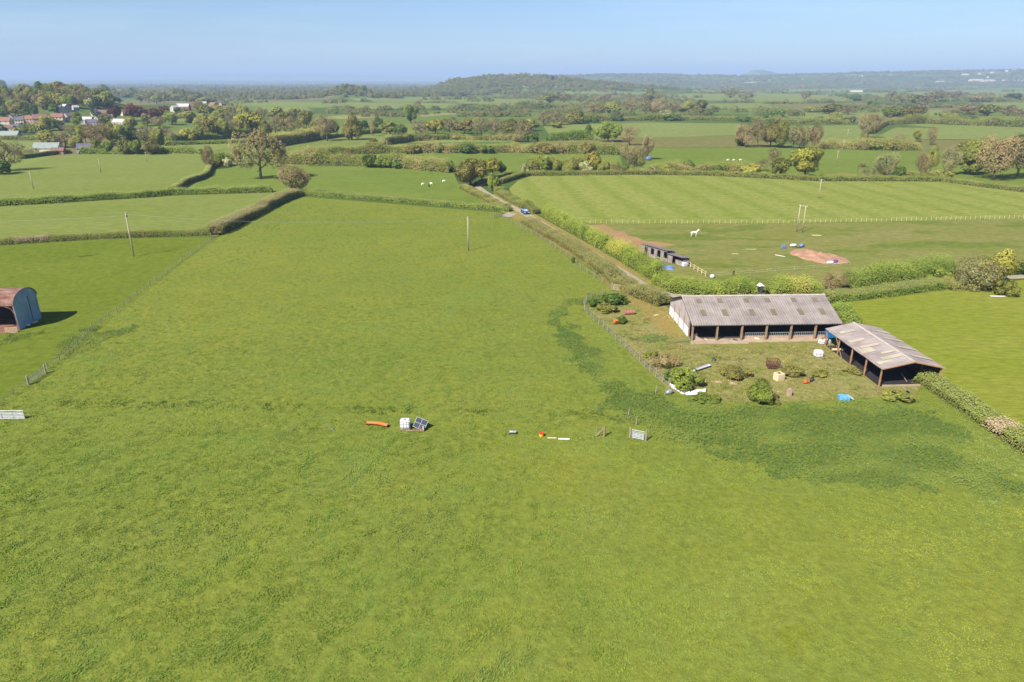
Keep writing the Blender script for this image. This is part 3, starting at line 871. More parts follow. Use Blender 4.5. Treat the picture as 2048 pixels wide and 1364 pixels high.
# ------------------------------------------------------------------ trees
def build_trees():
    T = tree_px
    T(522, 358, 92, 92, 'bare', "big bare oak standing alone behind the centre pasture", 'wide')
    T(586, 390, 60, 78, 'bare', "wide bare twiggy tree at the corner where three hedges meet", 'round', k=1.0)
    T(940, 372, 56, 62, 'russet', "spreading yellow-brown tree in the bend of the lane", 'wide')
    T(985, 352, 34, 40, 'golden', "yellow-green tree close behind the lane bend", 'wide')
    T(1002, 350, 26, 22, 'dark', "small dark tree between the lane bend and the thorn row")
    T(985, 382, 34, 24, 'fresh', "slim fresh green sapling on the bank above the lane", 'tall')
    T(1015, 392, 18, 14, 'dark', "small dark bush on the verge beside the striped field", 'bush')
    T(1608, 358, 60, 70, 'golden', "large golden-leaved tree at the striped field's far hedge", 'wide')
    T(1560, 357, 42, 40, 'olive', "drab half-bare tree touching the golden tree", 'tall')
    T(1502, 351, 26, 42, 'golden', "bright yellow gorse bush by the striped field's far hedge", 'bush')
    T(1216, 284, 38, 48, 'fresh', "round topped green oak standing in the middle distance meadow", 'wide')
    T(1178, 280, 28, 20, 'dark', "narrow dark tree beside the round topped oak", 'tall')
    T(1259, 291, 38, 38, 'bare', "rounded bare brown tree right of the round topped oak")
    T(1291, 320, 48, 30, 'pinkish', "slender pale bare tree behind the leaning brown one", 'tall')
    T(1268, 340, 48, 54, 'bare', "bulky brown tree overhanging the scrub behind the striped field")
    T(1736, 276, 48, 52, 'pinkish', "pinkish bare ash standing alone in the right distance")
    T(1780, 240, 26, 38, 'fresh', "green half of the pair of trees before the far meadows")
    T(1815, 240, 28, 48, 'russet', "orange-brown half of the pair of trees before the far meadows", 'wide')
    T(420, 338, 46, 30, 'bare', "thin ragged tree at the head of the dark kinked hedge")
    T(1522, 802, 54, 54, 'fresh', "round bright green bush in the farmyard", 'bush')
    T(1366, 774, 42, 66, 'fresh', "spreading green bush behind the white plastic sheet", 'bush')
    T(1330, 734, 34, 58, 'pinkish', "brown bramble heap by the mesh fence in the yard", 'bush')
    T(1305, 716, 18, 30, 'olive', "small olive bramble at the upper end of the yard fence", 'bush')
    T(1468, 752, 26, 54, 'russet', "dead weedy clump half hiding bricks in the yard", 'bush')
    T(1582, 750, 22, 50, 'russet', "dry weed clump beside the cream crate", 'bush')
    T(1790, 798, 22, 56, 'olive', "low bramble clump by the bent metal sheet", 'bush')
    T(1243, 646, 16, 22, 'dark', "dark thorn stub beside the fence near the orange feeder", 'bush')
    T(1228, 606, 24, 52, 'dark', "dark overgrown mound at the top corner of the yard fence", 'bush')
    T(1188, 612, 18, 34, 'dark', "smaller dark bush on the outside of the yard fence's top corner", 'bush')
    T(1346, 756, 24, 44, 'dark', "dark olive scrub squeezed between the bramble heap and the spreading bush", 'bush')
    T(1408, 800, 14, 50, 'fresh', "low green growth under the right end of the white plastic sheet", 'bush')
    T(1545, 806, 14, 30, 'olive', "little weed clump right against the foot of the round bush", 'bush')
    T(1700, 745, 14, 34, 'russet', "dry weed tuft near the open shed's second post", 'bush')
    T(1640, 750, 12, 40, 'olive', "sparse weed tuft in the middle of the yard", 'bush')
    T(1215, 624, 20, 40, 'olive', "trailing brambles along the upper yard fence", 'bush')
    T(1147, 526, 12, 10, 'dark', "little dark conifer on the verge below the flailed hedge", 'tall')
    T(1665, 582, 48, 54, 'pinkish', "pinkish brown bush rising behind the barn's right end", 'bush')
    T(1945, 576, 76, 84, 'grey', "large grey willow at the end of the hedge on the right", 'bush')
    T(1992, 572, 74, 66, 'golden', "yellow-green tree rising behind the grey willow")
    T(2012, 590, 36, 44, 'olive', "dark olive bush at the foot of the grey willow", 'bush')
    T(2036, 546, 30, 56, 'dark', "dark green bush beyond the grey willow", 'bush')
    T(1870, 566, 36, 50, 'fresh', "green shrub leaning against the grey willow", 'bush')
    tree_row("in the scrub by the big bare oak", [(446, 332, 32, 34, 'fresh', 'bush'), (457, 333, 20, 18, 'blossom', 'bush'), (475, 330, 36, 28, 'olive'), (432, 334, 22, 26, 'olive', 'bush'), (562, 322, 26, 34, 'olive', 'bush')], "scrub by the big oak")
    tree_row("right of the golden tree", [(1735, 358, 26, 34, 'grey', 'bush'), (1766, 358, 54, 56, 'grey'), (1785, 359, 30, 40, 'dark', 'bush'), (1727, 334, 16, 22, 'bare', 'bush'), (1838, 357, 52, 34, 'bare', 'tall'), (1858, 350, 58, 26, 'olive', 'tall'), (1896, 350, 58, 44, 'grey', 'tall'), (1940, 350, 62, 56, 'olive'), (1985, 360, 82, 70, 'pinkish', 'wide'), (2032, 358, 82, 76, 'bare', 'wide'), (2075, 356, 78, 70, 'olive', 'wide'), (1920, 330, 44, 40, 'olive'), (1965, 325, 46, 46, 'bare'), (2015, 320, 44, 50, 'russet'), (1880, 358, 22, 40, 'olive', 'bush'), (1545, 330, 34, 30, 'bare', 'tall'), (1524, 342, 26, 32, 'bare', 'bush')], "trees beyond the striped field")
    tree_row("in the dense brown thicket", [(1492, 294, 46, 46, 'pinkish'), (1515, 294, 50, 40, 'bare'), (1540, 294, 48, 44, 'russet'), (1562, 296, 48, 36, 'olive'), (1585, 297, 44, 44, 'bare'), (1606, 297, 44, 34, 'pinkish'), (1628, 297, 46, 36, 'pinkish'), (1640, 298, 24, 24, 'bare', 'bush'), (1478, 292, 22, 26, 'dark', 'bush')], "trees of the brown thicket")
    tree_row("in the thorn row behind the striped field", [(1050, 349, 26, 22, 'blossom', 'bush'), (1087, 347, 40, 32, 'fresh'), (1112, 346, 32, 30, 'olive', 'bush'), (1143, 347, 30, 34, 'olive', 'bush'), (1182, 346, 44, 36, 'golden', 'tall'), (1168, 347, 26, 28, 'blossom', 'bush'), (1208, 347, 30, 34, 'olive', 'bush'), (1238, 349, 26, 30, 'bare', 'bush'), (1250, 346, 20, 20, 'fresh', 'bush'), (1376, 346, 30, 26, 'dark', 'bush'), (1330, 348, 20, 34, 'olive', 'bush'), (1408, 348, 20, 30, 'bare', 'bush'), (1435, 349, 22, 24, 'dark', 'bush'), (1470, 351, 22, 30, 'bare', 'bush'), (1300, 349, 18, 28, 'grey', 'bush')], "thorn row behind the striped field")
    tree_row("along the strip meadow hedges", [(630, 305, 16, 30, 'pinkish', 'bush'), (690, 326, 26, 30, 'pinkish'), (660, 325, 20, 30, 'fresh', 'bush'), (845, 340, 30, 30, 'pinkish', 'bush'), (878, 342, 26, 32, 'pinkish', 'bush'), (740, 334, 28, 40, 'dark', 'bush'), (770, 335, 30, 36, 'fresh', 'bush'), (800, 337, 24, 36, 'dark', 'bush'), (748, 300, 22, 30, 'russet'), (820, 307, 22, 34, 'russet', 'bush'), (884, 306, 24, 26, 'dark', 'bush'), (935, 307, 20, 36, 'dark', 'bush'), (975, 306, 20, 40, 'fresh', 'bush'), (1028, 305, 24, 26, 'golden', 'bush'), (1090, 307, 24, 44, 'russet', 'bush'), (1130, 307, 26, 32, 'pinkish', 'bush'), (1172, 308, 28, 34, 'russet', 'bush'), (1215, 308, 20, 30, 'dark', 'bush'), (1245, 308, 22, 24, 'bare', 'bush'), (796, 283, 22, 24, 'dark', 'bush'), (830, 281, 18, 24, 'dark', 'bush'), (920, 279, 14, 30, 'olive', 'bush'), (952, 280, 16, 24, 'dark', 'bush'), (1040, 283, 26, 46, 'bare', 'bush'), (1062, 284, 22, 28, 'dark', 'bush')], "trees along the strip meadows")
    tree_row("in the tall belt crossing the centre distance", [(655, 282, 48, 44, 'bare'), (704, 280, 46, 46, 'russet'), (668, 270, 30, 30, 'olive'), (730, 266, 24, 26, 'dark', 'tall'), (746, 272, 34, 16, 'pinkish', 'tall'), (757, 262, 28, 20, 'dark', 'tall'), (780, 268, 26, 50, 'olive'), (800, 269, 22, 30, 'dark', 'bush'), (822, 246, 34, 34, 'fresh'), (842, 268, 28, 40, 'pinkish'), (872, 268, 28, 40, 'golden'), (900, 268, 30, 44, 'bare'), (930, 268, 30, 44, 'russet'), (962, 269, 32, 44, 'bare'), (992, 270, 34, 42, 'pinkish'), (1020, 271, 32, 44, 'olive'), (1048, 276, 34, 46, 'pinkish'), (1060, 262, 24, 40, 'olive'), (1088, 252, 28, 40, 'bare'), (1118, 250, 26, 44, 'bare'), (1115, 256, 14, 30, 'golden', 'bush'), (1150, 248, 26, 40, 'olive'), (1165, 246, 18, 30, 'dark', 'bush'), (1188, 246, 14, 22, 'dark', 'bush'), (1236, 242, 16, 24, 'dark', 'bush'), (1330, 238, 20, 40, 'blossom'), (1350, 241, 14, 46, 'dark', 'bush'), (1405, 230, 14, 50, 'dark', 'bush'), (1490, 243, 12, 30, 'dark', 'bush'), (1530, 242, 14, 24, 'dark', 'bush')], "trees of the central belt")
    tree_row("behind the wide middle meadow", [(1190, 230, 24, 44, 'bare'), (1225, 231, 26, 44, 'olive'), (1262, 230, 30, 40, 'bare'), (1290, 228, 32, 36, 'pinkish'), (1318, 229, 30, 34, 'pinkish'), (1345, 229, 26, 40, 'bare'), (1375, 228, 26, 40, 'olive'), (1400, 227, 26, 36, 'olive'), (1300, 203, 26, 30, 'olive'), (1315, 204, 18, 26, 'grey'), (1160, 206, 12, 24, 'bare'), (1208, 206, 18, 30, 'bare'), (1128, 204, 16, 40, 'bare'), (1100, 206, 18, 40, 'olive')], "trees behind the wide meadow")
    tree_row("among the far meadows on the right", [(1460, 196, 18, 40, 'grey'), (1490, 199, 12, 50, 'bare'), (1625, 225, 14, 50, 'olive', 'bush'), (1660, 228, 20, 46, 'olive'), (1695, 230, 16, 40, 'bare'), (1640, 244, 12, 30, 'dark', 'bush'), (1670, 246, 22, 26, 'olive'), (1695, 246, 14, 28, 'dark', 'bush'), (1610, 199, 16, 30, 'bare'), (1622, 203, 12, 24, 'grey', 'bush'), (1710, 202, 14, 26, 'dark'), (1745, 212, 12, 24, 'dark', 'bush'), (1780, 200, 18, 30, 'bare'), (1800, 210, 22, 34, 'grey'), (1830, 208, 18, 30, 'olive'), (1850, 216, 24, 40, 'bare'), (1870, 204, 24, 44, 'bare'), (1905, 196, 14, 46, 'bare'), (1965, 205, 16, 54, 'bare'), (2025, 201, 14, 36, 'dark'), (1935, 230, 24, 50, 'bare'), (1975, 232, 22, 40, 'olive'), (2015, 231, 20, 40, 'bare'), (2040, 240, 22, 30, 'pinkish'), (1895, 242, 18, 36, 'olive'), (1935, 240, 10, 40, 'dark', 'bush'), (1546, 238, 16, 40, 'dark', 'bush')], "trees among the far meadows")
    tree_row("on the right behind the pair of trees", [(1800, 284, 16, 22, 'bare', 'bush'), (1832, 284, 26, 18, 'olive', 'tall'), (1860, 290, 36, 22, 'pinkish', 'tall'), (1745, 299, 22, 40, 'olive', 'bush'), (1780, 300, 24, 40, 'russet', 'bush'), (1720, 299, 18, 36, 'pinkish', 'bush'), (1812, 296, 16, 26, 'bare', 'bush')], "bushes before the bare ash")
    # below and in the village
    tree_row("below the village", [(16, 342, 56, 62, 'bare', 'wide', "broad bare tree leaning over the left end of the upper meadow"), (4, 348, 30, 40, 'dark', 'bush'), (44, 310, 22, 30, 'grey', 'bush'), (64, 312, 24, 30, 'grey', 'bush'), (100, 296, 34, 50, 'olive'), (132, 296, 34, 46, 'bare'), (155, 298, 26, 34, 'olive'), (172, 286, 34, 26, 'golden', 'tall'), (200, 292, 46, 56, 'bare', 'wide'), (228, 288, 40, 42, 'golden'), (196, 306, 26, 30, 'olive'), (219, 308, 26, 24, 'fresh'), (243, 290, 38, 36, 'olive'), (250, 309, 28, 28, 'olive'), (274, 309, 28, 26, 'fresh'), (306, 309, 28, 34, 'russet'), (268, 288, 34, 40, 'dark'), (292, 290, 36, 36, 'grey'), (318, 290, 36, 36, 'olive'), (348, 290, 26, 26, 'grey'), (335, 286, 34, 30, 'bare'), (378, 287, 30, 34, 'golden'), (398, 284, 34, 30, 'olive'), (420, 280, 40, 36, 'russet'), (446, 278, 40, 38, 'olive'), (470, 276, 38, 34, 'bare'), (484, 272, 42, 34, 'golden'), (508, 270, 44, 40, 'golden'), (532, 276, 36, 30, 'olive'), (552, 270, 36, 36, 'bare'), (570, 262, 36, 34, 'olive'), (590, 266, 34, 36, 'bare'), (612, 258, 34, 34, 'olive'), (628, 268, 26, 26, 'olive'), (405, 262, 34, 40, 'olive'), (436, 256, 34, 40, 'olive'), (462, 250, 30, 36, 'bare'), (490, 244, 30, 36, 'olive'), (525, 246, 28, 36, 'bare'), (556, 240, 26, 40, 'olive'), (588, 240, 24, 34, 'olive'), (615, 236, 22, 30, 'grey')], "trees below the village")
    tree_row("among the village houses", [(100, 262, 28, 34, 'golden'), (118, 262, 24, 28, 'dark'), (58, 266, 22, 30, 'dark', 'bush'), (80, 272, 24, 34, 'olive'), (40, 270, 18, 24, 'olive', 'bush'), (4, 268, 22, 26, 'dark', 'bush'), (155, 252, 26, 28, 'fresh'), (140, 268, 20, 34, 'bare'), (180, 216, 18, 16, 'blossom'), (232, 240, 28, 28, 'purple'), (268, 243, 32, 36, 'purple', 'wide'), (305, 240, 24, 36, 'purple'), (331, 236, 24, 24, 'purple'), (187, 234, 18, 8, 'dark', 'tall'), (288, 230, 16, 12, 'dark', 'tall'), (212, 248, 20, 26, 'olive'), (110, 228, 20, 22, 'dark'), (320, 256, 24, 34, 'bare'), (345, 250, 26, 34, 'fresh'), (295, 252, 20, 30, 'olive'), (370, 232, 16, 30, 'dark', 'bush'), (400, 222, 22, 36, 'bare'), (380, 246, 24, 40, 'olive'), (262, 258, 24, 30, 'olive'), (355, 226, 12, 16, 'dark'), (410, 232, 22, 34, 'olive'), (440, 232, 22, 36, 'olive'), (470, 226, 22, 34, 'grey')], "trees among the village houses")
    # the wooded hill above the village
    kinds = ['olive', 'bare', 'olive', 'fresh', 'bare', 'dark', 'olive', 'russet', 'olive', 'grey']
    spots = []
    for i in range(112):
        u = -30 + 255 * (i + RNG.uniform(-.5, .5)) / 112
        y0 = float(np.interp(u, [-30, 20, 30, 60, 130, 200, 230], [182, 186, 206, 186, 186, 196, 206]))
        y1 = float(np.interp(u, [-30, 60, 120, 160, 230], [240, 236, 218, 216, 218]))
        y = y0 + (y1 - y0) * RNG.uniform(0, 1)
        k = kinds[int(RNG.integers(0, 10))]
        spots.append((u, y, RNG.uniform(19, 27), RNG.uniform(20, 32), k if y < 222 or k != 'bare' else 'dark'))
    tree_row("on the wooded hill behind the village", spots, "trees on the wooded hill")
    spots = [(u, 196 + 0.03 * (u - 280) + RNG.uniform(-2, 2), RNG.uniform(13, 20), RNG.uniform(20, 28), kinds[int(RNG.integers(0, 10))]) for u in np.linspace(212, 392, 14)]
    spots += [(u, 204 + RNG.uniform(-3, 6), RNG.uniform(12, 18), RNG.uniform(20, 28), kinds[int(RNG.integers(0, 10))]) for u in np.linspace(283, 450, 12)]
    spots += [(u, 196, 13, 20, 'dark') for u in (352, 362, 372, 380)]
    tree_row("on the ridge right of the wooded hill", spots, "trees on the ridge")
    T(728, 186, 15, 14, 'dark', "dark lone tree on the crown of the small round green hillock")
build_trees()

# ------------------------------------------------------------------ far-off woods and hedgerows that read as one mass
def build_distant():
    cs, ns, sz, cl = [], [], [], []
    base = [np.array(GF(*x)) * 1.25 for x in [(112, 124, 70), (122, 126, 80), (104, 118, 64), (126, 128, 84), (108, 122, 68), (132, 130, 90)]]
    def blob_line(p, ang, length, w, h, dens):
        """a row or spinney of crowns; dens scales how tightly they stand"""
        q = depth((p[0], p[1], 0)) / 682
        nt = max(1, int(length / (w * 0.75)))
        row = np.array(base[int(RNG.integers(0, len(base)))])
        for _ in range(nt):
            t = RNG.uniform(-0.5, 0.5) * length
            cx = p[0] + math.cos(ang) * t + RNG.normal(0, w * 0.25)
            cy = p[1] + math.sin(ang) * t + RNG.normal(0, w * 0.25)
            r, hh = w * RNG.uniform(0.35, 0.75), h * RNG.uniform(0.5, 1.2)
            sq = min(0.55 * max(r, hh), 1.7 * q)
            n = int(max(5, min(70, 2.6 * (r * hh * 2 + r * r) / (sq * sq))))
            d = rnd_dirs(n)
            d[:, 2] = np.abs(d[:, 2]) * 1.0 - 0.15
            x, y = cx + d[:, 0] * r, cy + d[:, 1] * r
            z = float(hfun(cx, cy)) + hh * (0.25 + 0.75 * d[:, 2])
            cs.append(np.stack([x, y, z], -1)); ns.append(d * 0.9 + SUNWARD * 0.6)
            sz.append(RNG.uniform(0.6, 1.2, n) * sq)
            c = row * 0.6 + np.array(base[int(RNG.integers(0, len(base)))]) * 0.4
            cl.append(c[None] * RNG.uniform(0.8, 1.15) * RNG.uniform(0.93, 1.07, (n, 1)))
    # hedgerows and spinneys of the levels
    for i in range(1000):
        py = 168 + 66 * RNG.uniform(0, 1) ** 2.2
        px = RNG.uniform(-250, 2300)
        if py > 206 and px < 640: continue
        if py > 214 and 1080 < px < 1560 and py > 234: continue
        if RNG.uniform(0, 1) > 0.12 and any(in_poly(np.array([px]), np.array([py]), f)[0] for f, _ in FAR_FIELDS): continue
        p = at(px, py)
        if p.y > 24000: continue
        dd = depth(p)
        h = RNG.uniform(5, 10) * (1 + dd / 9000)
        blob_line(p, RNG.choice([0.0, 0.12, -0.2, 0.3]) + RNG.normal(0, 0.12), RNG.uniform(18, 90) * dd / FPX * 1.2, h * RNG.uniform(0.9, 1.8), h, 5.5)
    for i in range(420):                                  # the wooded plain towards the far hills
        px, py = RNG.uniform(-250, 960), 165.5 + 30 * RNG.uniform(0, 1) ** 1.5
        p = at(px, py)
        if p.y > 25000 or p.y < 1500: continue
        dd = depth(p)
        blob_line(p, RNG.normal(0, 0.1), RNG.uniform(60, 240) * dd / FPX, 9 * (1 + dd / 5000), RNG.uniform(8, 14) * (1 + dd / 12000), 4)
    # woods on the middle hill and the ridge
    for i in range(300):
        px = RNG.uniform(860, 1240)
        py = float(np.interp(px, [860, 920, 1000, 1060, 1140, 1240], [168, 158, 151, 150, 154, 160])) + RNG.uniform(0, 1) ** 0.8 * 22
        p = at(px, py)
        if p.y < 2000 or p.y > 3300: continue
        blob_line(p, RNG.normal(0, 0.4), RNG.uniform(30, 110), 16, RNG.uniform(9, 15), 7)
    for i in range(250):
        px = RNG.uniform(1060, 2200)
        py = float(np.interp(px, [1060, 1300, 1500, 1700, 1900, 2200], [150, 150, 152, 146, 143, 140])) + RNG.uniform(0, 1) ** 0.9 * 30
        p = at(px, py)
        if p.y < 3300 or p.y > 7500: continue
        blob_line(p, RNG.normal(0, 0.25), RNG.uniform(60, 420), 26, RNG.uniform(10, 18), 5)
    for i in range(420):                                  # trees along the skyline of the ridge
        px = RNG.uniform(1060, 2200)
        u = (px - 1024) / FPX
        Y = 5750 + RNG.uniform(-150, 250)
        X = u * (Y * CP + CAM_H * SP)
        blob_line((X, Y), RNG.normal(0, 0.15), RNG.uniform(30, 160), 22, RNG.uniform(9, 18), 6)
    c, n, s, col = (np.concatenate(a) for a in (cs, ns, sz, cl))
    V, F, C = leaf_quads(c, n, s, col)
    o = link("distant_woods", np_mesh("distant_woods", V, F, LEAF, C))
    tag(o, "far hedgerows and woods blending into the hazy hills", "woods", kind="stuff")
build_distant()
# ------------------------------------------------------------------ rough grass: wind-tousled tufts as real blades
def blades(pos, hgt, lean, spread, wid, col, nb):
    """pos (M,2) tuft feet; nb blades each, bent over along lean (M,2)"""
    M = len(pos)
    k = np.repeat(np.arange(M), nb)
    n = len(k)
    a = RNG.uniform(0, 2 * np.pi, n)
    r = spread[k] * np.sqrt(RNG.uniform(0, 1, n))
    foot = np.stack([pos[k, 0] + np.cos(a) * r, pos[k, 1] + np.sin(a) * r, np.zeros(n) - 0.02], -1)
    h = hgt[k] * RNG.uniform(0.55, 1.2, n)
    out = np.stack([np.cos(a), np.sin(a)], -1) * RNG.uniform(0.3, 1.0, (n, 1)) + lean[k] * RNG.uniform(0.5, 1.4, (n, 1))
    tip = foot + np.concatenate([out * h[:, None], (h * RNG.uniform(0.35, 0.75, n))[:, None]], 1)
    mid = foot + np.concatenate([out * h[:, None] * 0.32, (h * 0.5)[:, None]], 1)
    ang = RNG.uniform(0, np.pi, n)
    w = wid[k] * RNG.uniform(0.6, 1.3, n) * 0.5
    sx = np.stack([np.cos(ang) * w, np.sin(ang) * w, np.zeros(n)], -1)
    V = np.stack([foot - sx * .8, foot + sx * .8, mid + sx, tip, mid - sx], 1)
    V2 = np.stack([V[:, 0], V[:, 1], V[:, 2], V[:, 4], V[:, 4], V[:, 2], V[:, 3], V[:, 3]], 1)
    V = V.reshape(-1, 3)
    b = np.arange(n)[:, None] * 5
    F = np.concatenate([b + np.array([[0, 1, 2]]), b + np.array([[0, 2, 4]]), b + np.array([[4, 2, 3]])], 0)
    c = col[k] * RNG.uniform(0.93, 1.07, (n, 1))
    return V, F, np.repeat(c, 5, 0)

def lerp(a, b, t):
    return a * (1 - t[:, None]) + b * t[:, None]

POLY = {k: P(v) for k, v in dict(
    main=MAIN, yard=[(1232, 586), (1330, 612), (1385, 650), (1690, 650), (1700, 664), (1850, 744), (1830, 790), (1640, 800), (1480, 804), (1347, 786), (1248, 690), (1176, 612)],
    barn=[(1325, 636), (1380, 692), (1690, 690), (1672, 640)], shed=[(1652, 700), (1752, 780), (1900, 770), (1800, 700)]).items()}
NETTLES = [P(v) for v in [
    [(1205, 812), (1240, 782), (1290, 786), (1345, 802), (1500, 810), (1700, 806), (1800, 806), (1850, 824), (1905, 850), (1935, 880), (1880, 905), (1760, 915), (1640, 930), (1560, 944), (1470, 924), (1400, 906), (1330, 882), (1300, 858), (1240, 838)],
    [(1540, 944), (1640, 930), (1760, 915), (1900, 905), (1985, 930), (2040, 960), (2030, 990), (1900, 990), (1740, 980), (1620, 965)],
    [(1108, 612), (1150, 596), (1215, 584), (1248, 588), (1246, 606), (1190, 602), (1140, 618), (1128, 640), (1152, 662), (1148, 676), (1112, 664)],
    [(1118, 660), (1152, 664), (1170, 690), (1205, 722), (1228, 770), (1240, 800), (1215, 806), (1190, 772), (1158, 740), (1130, 700)],
    [(112, 690), (140, 664), (176, 656), (210, 662), (270, 648), (262, 664), (200, 690), (150, 706), (118, 714)],
    [(0, 668), (60, 666), (96, 658), (92, 668), (40, 680), (0, 690)],
    [(1255, 676), (1270, 668), (1320, 674), (1332, 684), (1290, 690)],
]]
def build_grass():
    # candidate feet drawn evenly over the picture's ground, thinning with distance
    out = []
    for (D0, D1, dens) in ((31, 50, 9.0), (50, 75, 7.0), (75, 105, 4.0), (105, 150, 2.2), (150, 240, 1.0)):
        X0 = 0.86 * D1 + 14
        n = int(2 * X0 * (D1 - D0) * dens)
        x, y = RNG.uniform(-X0, X0, n), RNG.uniform(D0, D1, n)
        keep = np.abs(x) < 0.84 * (y * CP + CAM_H * SP) + 10
        out.append(np.stack([x[keep], y[keep], np.full(keep.sum(), (D0 + D1) / 2)], -1))
    q = np.concatenate(out)
    x, y = q[:, 0], q[:, 1]
    keep = in_poly(x, y, POLY['main']) & ~in_poly(x, y, POLY['yard']) & ~in_poly(x, y, POLY['barn']) & ~in_poly(x, y, POLY['shed'])
    inn = np.zeros(len(x), bool)
    for nb in NETTLES[:5]:
        inn |= in_poly(x, y, nb)
    keep &= ~inn | (RNG.uniform(0, 1, len(x)) < 0.12)
    q = q[keep]; x, y, D = q[:, 0], q[:, 1], q[:, 2]
    warp = fbm(x / 7, y / 7, 60, 2) * 6
    clump = fbm(x / 1.1 + warp, y / 1.1, 11, 3)
    streak = fbm((x * .87 - y * .5) / 0.6 + warp * .3, (x * .5 + y * .87) / 1.5, 13, 3)
    patch = fbm(x / 26, y / 22, 21, 4)
    lush = fbm(x / 9, y / 9, 31, 3)
    right = np.clip((x / (y * 0.75 + 20) + 0.05) * 1.1, 0, 1)        # finer, yellower sward to the right, with lens-flare brightening put into its colour
    rough = np.clip(1 - 1.3 * right, 0, 1) * np.interp(y, [45, 80, 125], [1, 0.9, 0.3])
    clump = clump * (1 - rough) + streak * rough
    hg = (0.10 + (0.23 + 0.14 * rough) * np.clip((clump - 0.25 * rough) / (1 - 0.25 * rough), 0, 1) ** 1.5) * (1 - 0.45 * right) * (0.85 + D / 400)
    th = fbm(x / 8, y / 8, 41, 2) * 9.0
    lean = np.stack([np.cos(th), np.sin(th)], -1) * (0.35 + 0.7 * fbm(x / 3, y / 3, 51, 2))[:, None]
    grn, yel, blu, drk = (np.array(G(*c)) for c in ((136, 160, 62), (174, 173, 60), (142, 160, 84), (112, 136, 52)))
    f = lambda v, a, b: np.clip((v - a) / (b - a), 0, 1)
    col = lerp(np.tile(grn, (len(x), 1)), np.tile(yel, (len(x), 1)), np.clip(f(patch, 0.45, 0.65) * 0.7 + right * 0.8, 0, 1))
    col = lerp(col, np.tile(blu, (len(x), 1)), f(lush, 0.52, 0.78) * 0.7 * (1 - 0.8 * right))
    col = lerp(col, np.tile(drk, (len(x), 1)), f(fbm(x / 5, y / 5, 71, 3), 0.58, 0.75) * 0.3)
    rowy = np.interp(x, [-80, -40, -10, 6, 20], [82.5, 81.5, 79.5, 78.5, 78.5])
    oldline = np.clip(1.6 - np.abs(y - rowy + 1.2 * (fbm(x / 6, x * 0, 7, 2) - .5)), 0, 1) * np.clip((fbm(x / 5, x * 0 + 3, 77, 2) - .3) * 4, 0, 1) * (x < 16)
    hg = hg * (1 + 0.8 * oldline)
    col = lerp(col, np.tile(drk * .8, (len(x), 1)), oldline * .8)
    hg = hg * np.interp(y, [40, 90, 150], [0.95, 0.8, 0.55])
    left = np.clip((-x / (y * 0.75 + 20)) * 1.0, 0, 1) * np.interp(y, [40, 85, 120], [1, 0.5, 0])
    col = lerp(col, np.tile(drk * 1.05, (len(x), 1)), left * 0.7)
    pale = in_poly(x + (fbm(x / 3, y / 3, 14, 2) - .5) * 9, y + (fbm(x / 3, y / 3, 16, 2) - .5) * 9, P([(1860, 806), (1960, 850), (2100, 930), (2140, 1010), (1980, 1004), (1930, 930)]))
    col = lerp(col, np.tile(np.array(G(164, 180, 104)), (len(x), 1)), pale * 0.7)
    dock = in_poly(x + (fbm(x, y, 4, 2) - .5) * 3, y + (fbm(x, y, 6, 2) - .5) * 3, P([(1545, 1262), (1590, 1243), (1645, 1282), (1620, 1300), (1560, 1312)]))
    col[dock] = np.array(G(142, 154, 26))
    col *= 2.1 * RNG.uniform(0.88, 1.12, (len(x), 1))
    wid = 0.045 + D * 0.0006
    near = D < 90
    Vs, Fs, Cs, o = [], [], [], 0
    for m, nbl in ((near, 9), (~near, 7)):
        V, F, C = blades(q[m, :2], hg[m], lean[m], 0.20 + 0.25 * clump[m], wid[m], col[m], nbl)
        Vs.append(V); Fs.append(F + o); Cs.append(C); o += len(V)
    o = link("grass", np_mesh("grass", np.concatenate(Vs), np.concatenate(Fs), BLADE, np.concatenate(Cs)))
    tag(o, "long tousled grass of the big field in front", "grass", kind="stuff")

    # darker, taller nettles and docks in drifts that thin out into the grass
    drk, md, lt = (np.array(G(*c)) for c in ((102, 128, 56), (118, 144, 62), (142, 162, 72)))
    for i, poly in enumerate(NETTLES):
        px = np.array([p.x for p in poly]); py = np.array([p.y for p in poly])
        n = int((px.max() - px.min() + 8) * (py.max() - py.min() + 8) * 40)
        x, y = RNG.uniform(px.min() - 4, px.max() + 4, n), RNG.uniform(py.min() - 4, py.max() + 4, n)
        e = RNG.normal(0, 0.3, (2, n)) + np.stack([(fbm(x / 2.2, y / 2.2, 5) - .5) * 6, (fbm(x / 2.2, y / 2.2, 9) - .5) * 6])
        k = in_poly(x + e[0], y + e[1], poly) & ~in_poly(x, y, POLY['barn'])
        x, y = x[k], y[k]
        cl = fbm(x / 2.4, y / 2.0, 81, 3)
        gap = fbm(x / 8, y / 4.5, 91, 3)
        k = RNG.uniform(0, 1, len(x)) < np.clip(1.5 - 2.2 * np.clip(gap - 0.45, 0, 1) * 2  , 0.62, 1)
        x, y, cl, gap = x[k], y[k], cl[k], gap[k]
        c = lerp(np.tile(drk, (len(x), 1)), np.tile(md, (len(x), 1)), np.clip(cl * 1.6 - .3, 0, 1))
        c = lerp(c, np.tile(lt, (len(x), 1)), np.clip((gap - 0.50) * 5.5 + (0.4 if i == 1 else 0), 0, 0.85))
        z = (0.05 + 0.42 * cl ** 1.3) * RNG.uniform(0.3, 1.1, len(x))
        nr = rnd_dirs(len(x)) * 0.5 + np.array([-0.35, -0.4, 1.0])
        V, F, C = leaf_quads(np.stack([x, y, z], -1), nr, RNG.uniform(0.08, 0.19, len(x)), c * 1.3 * RNG.uniform(0.88, 1.12, (len(x), 1)))
        o = link("nettles", np_mesh("nettles", V, F, LEAF, C))
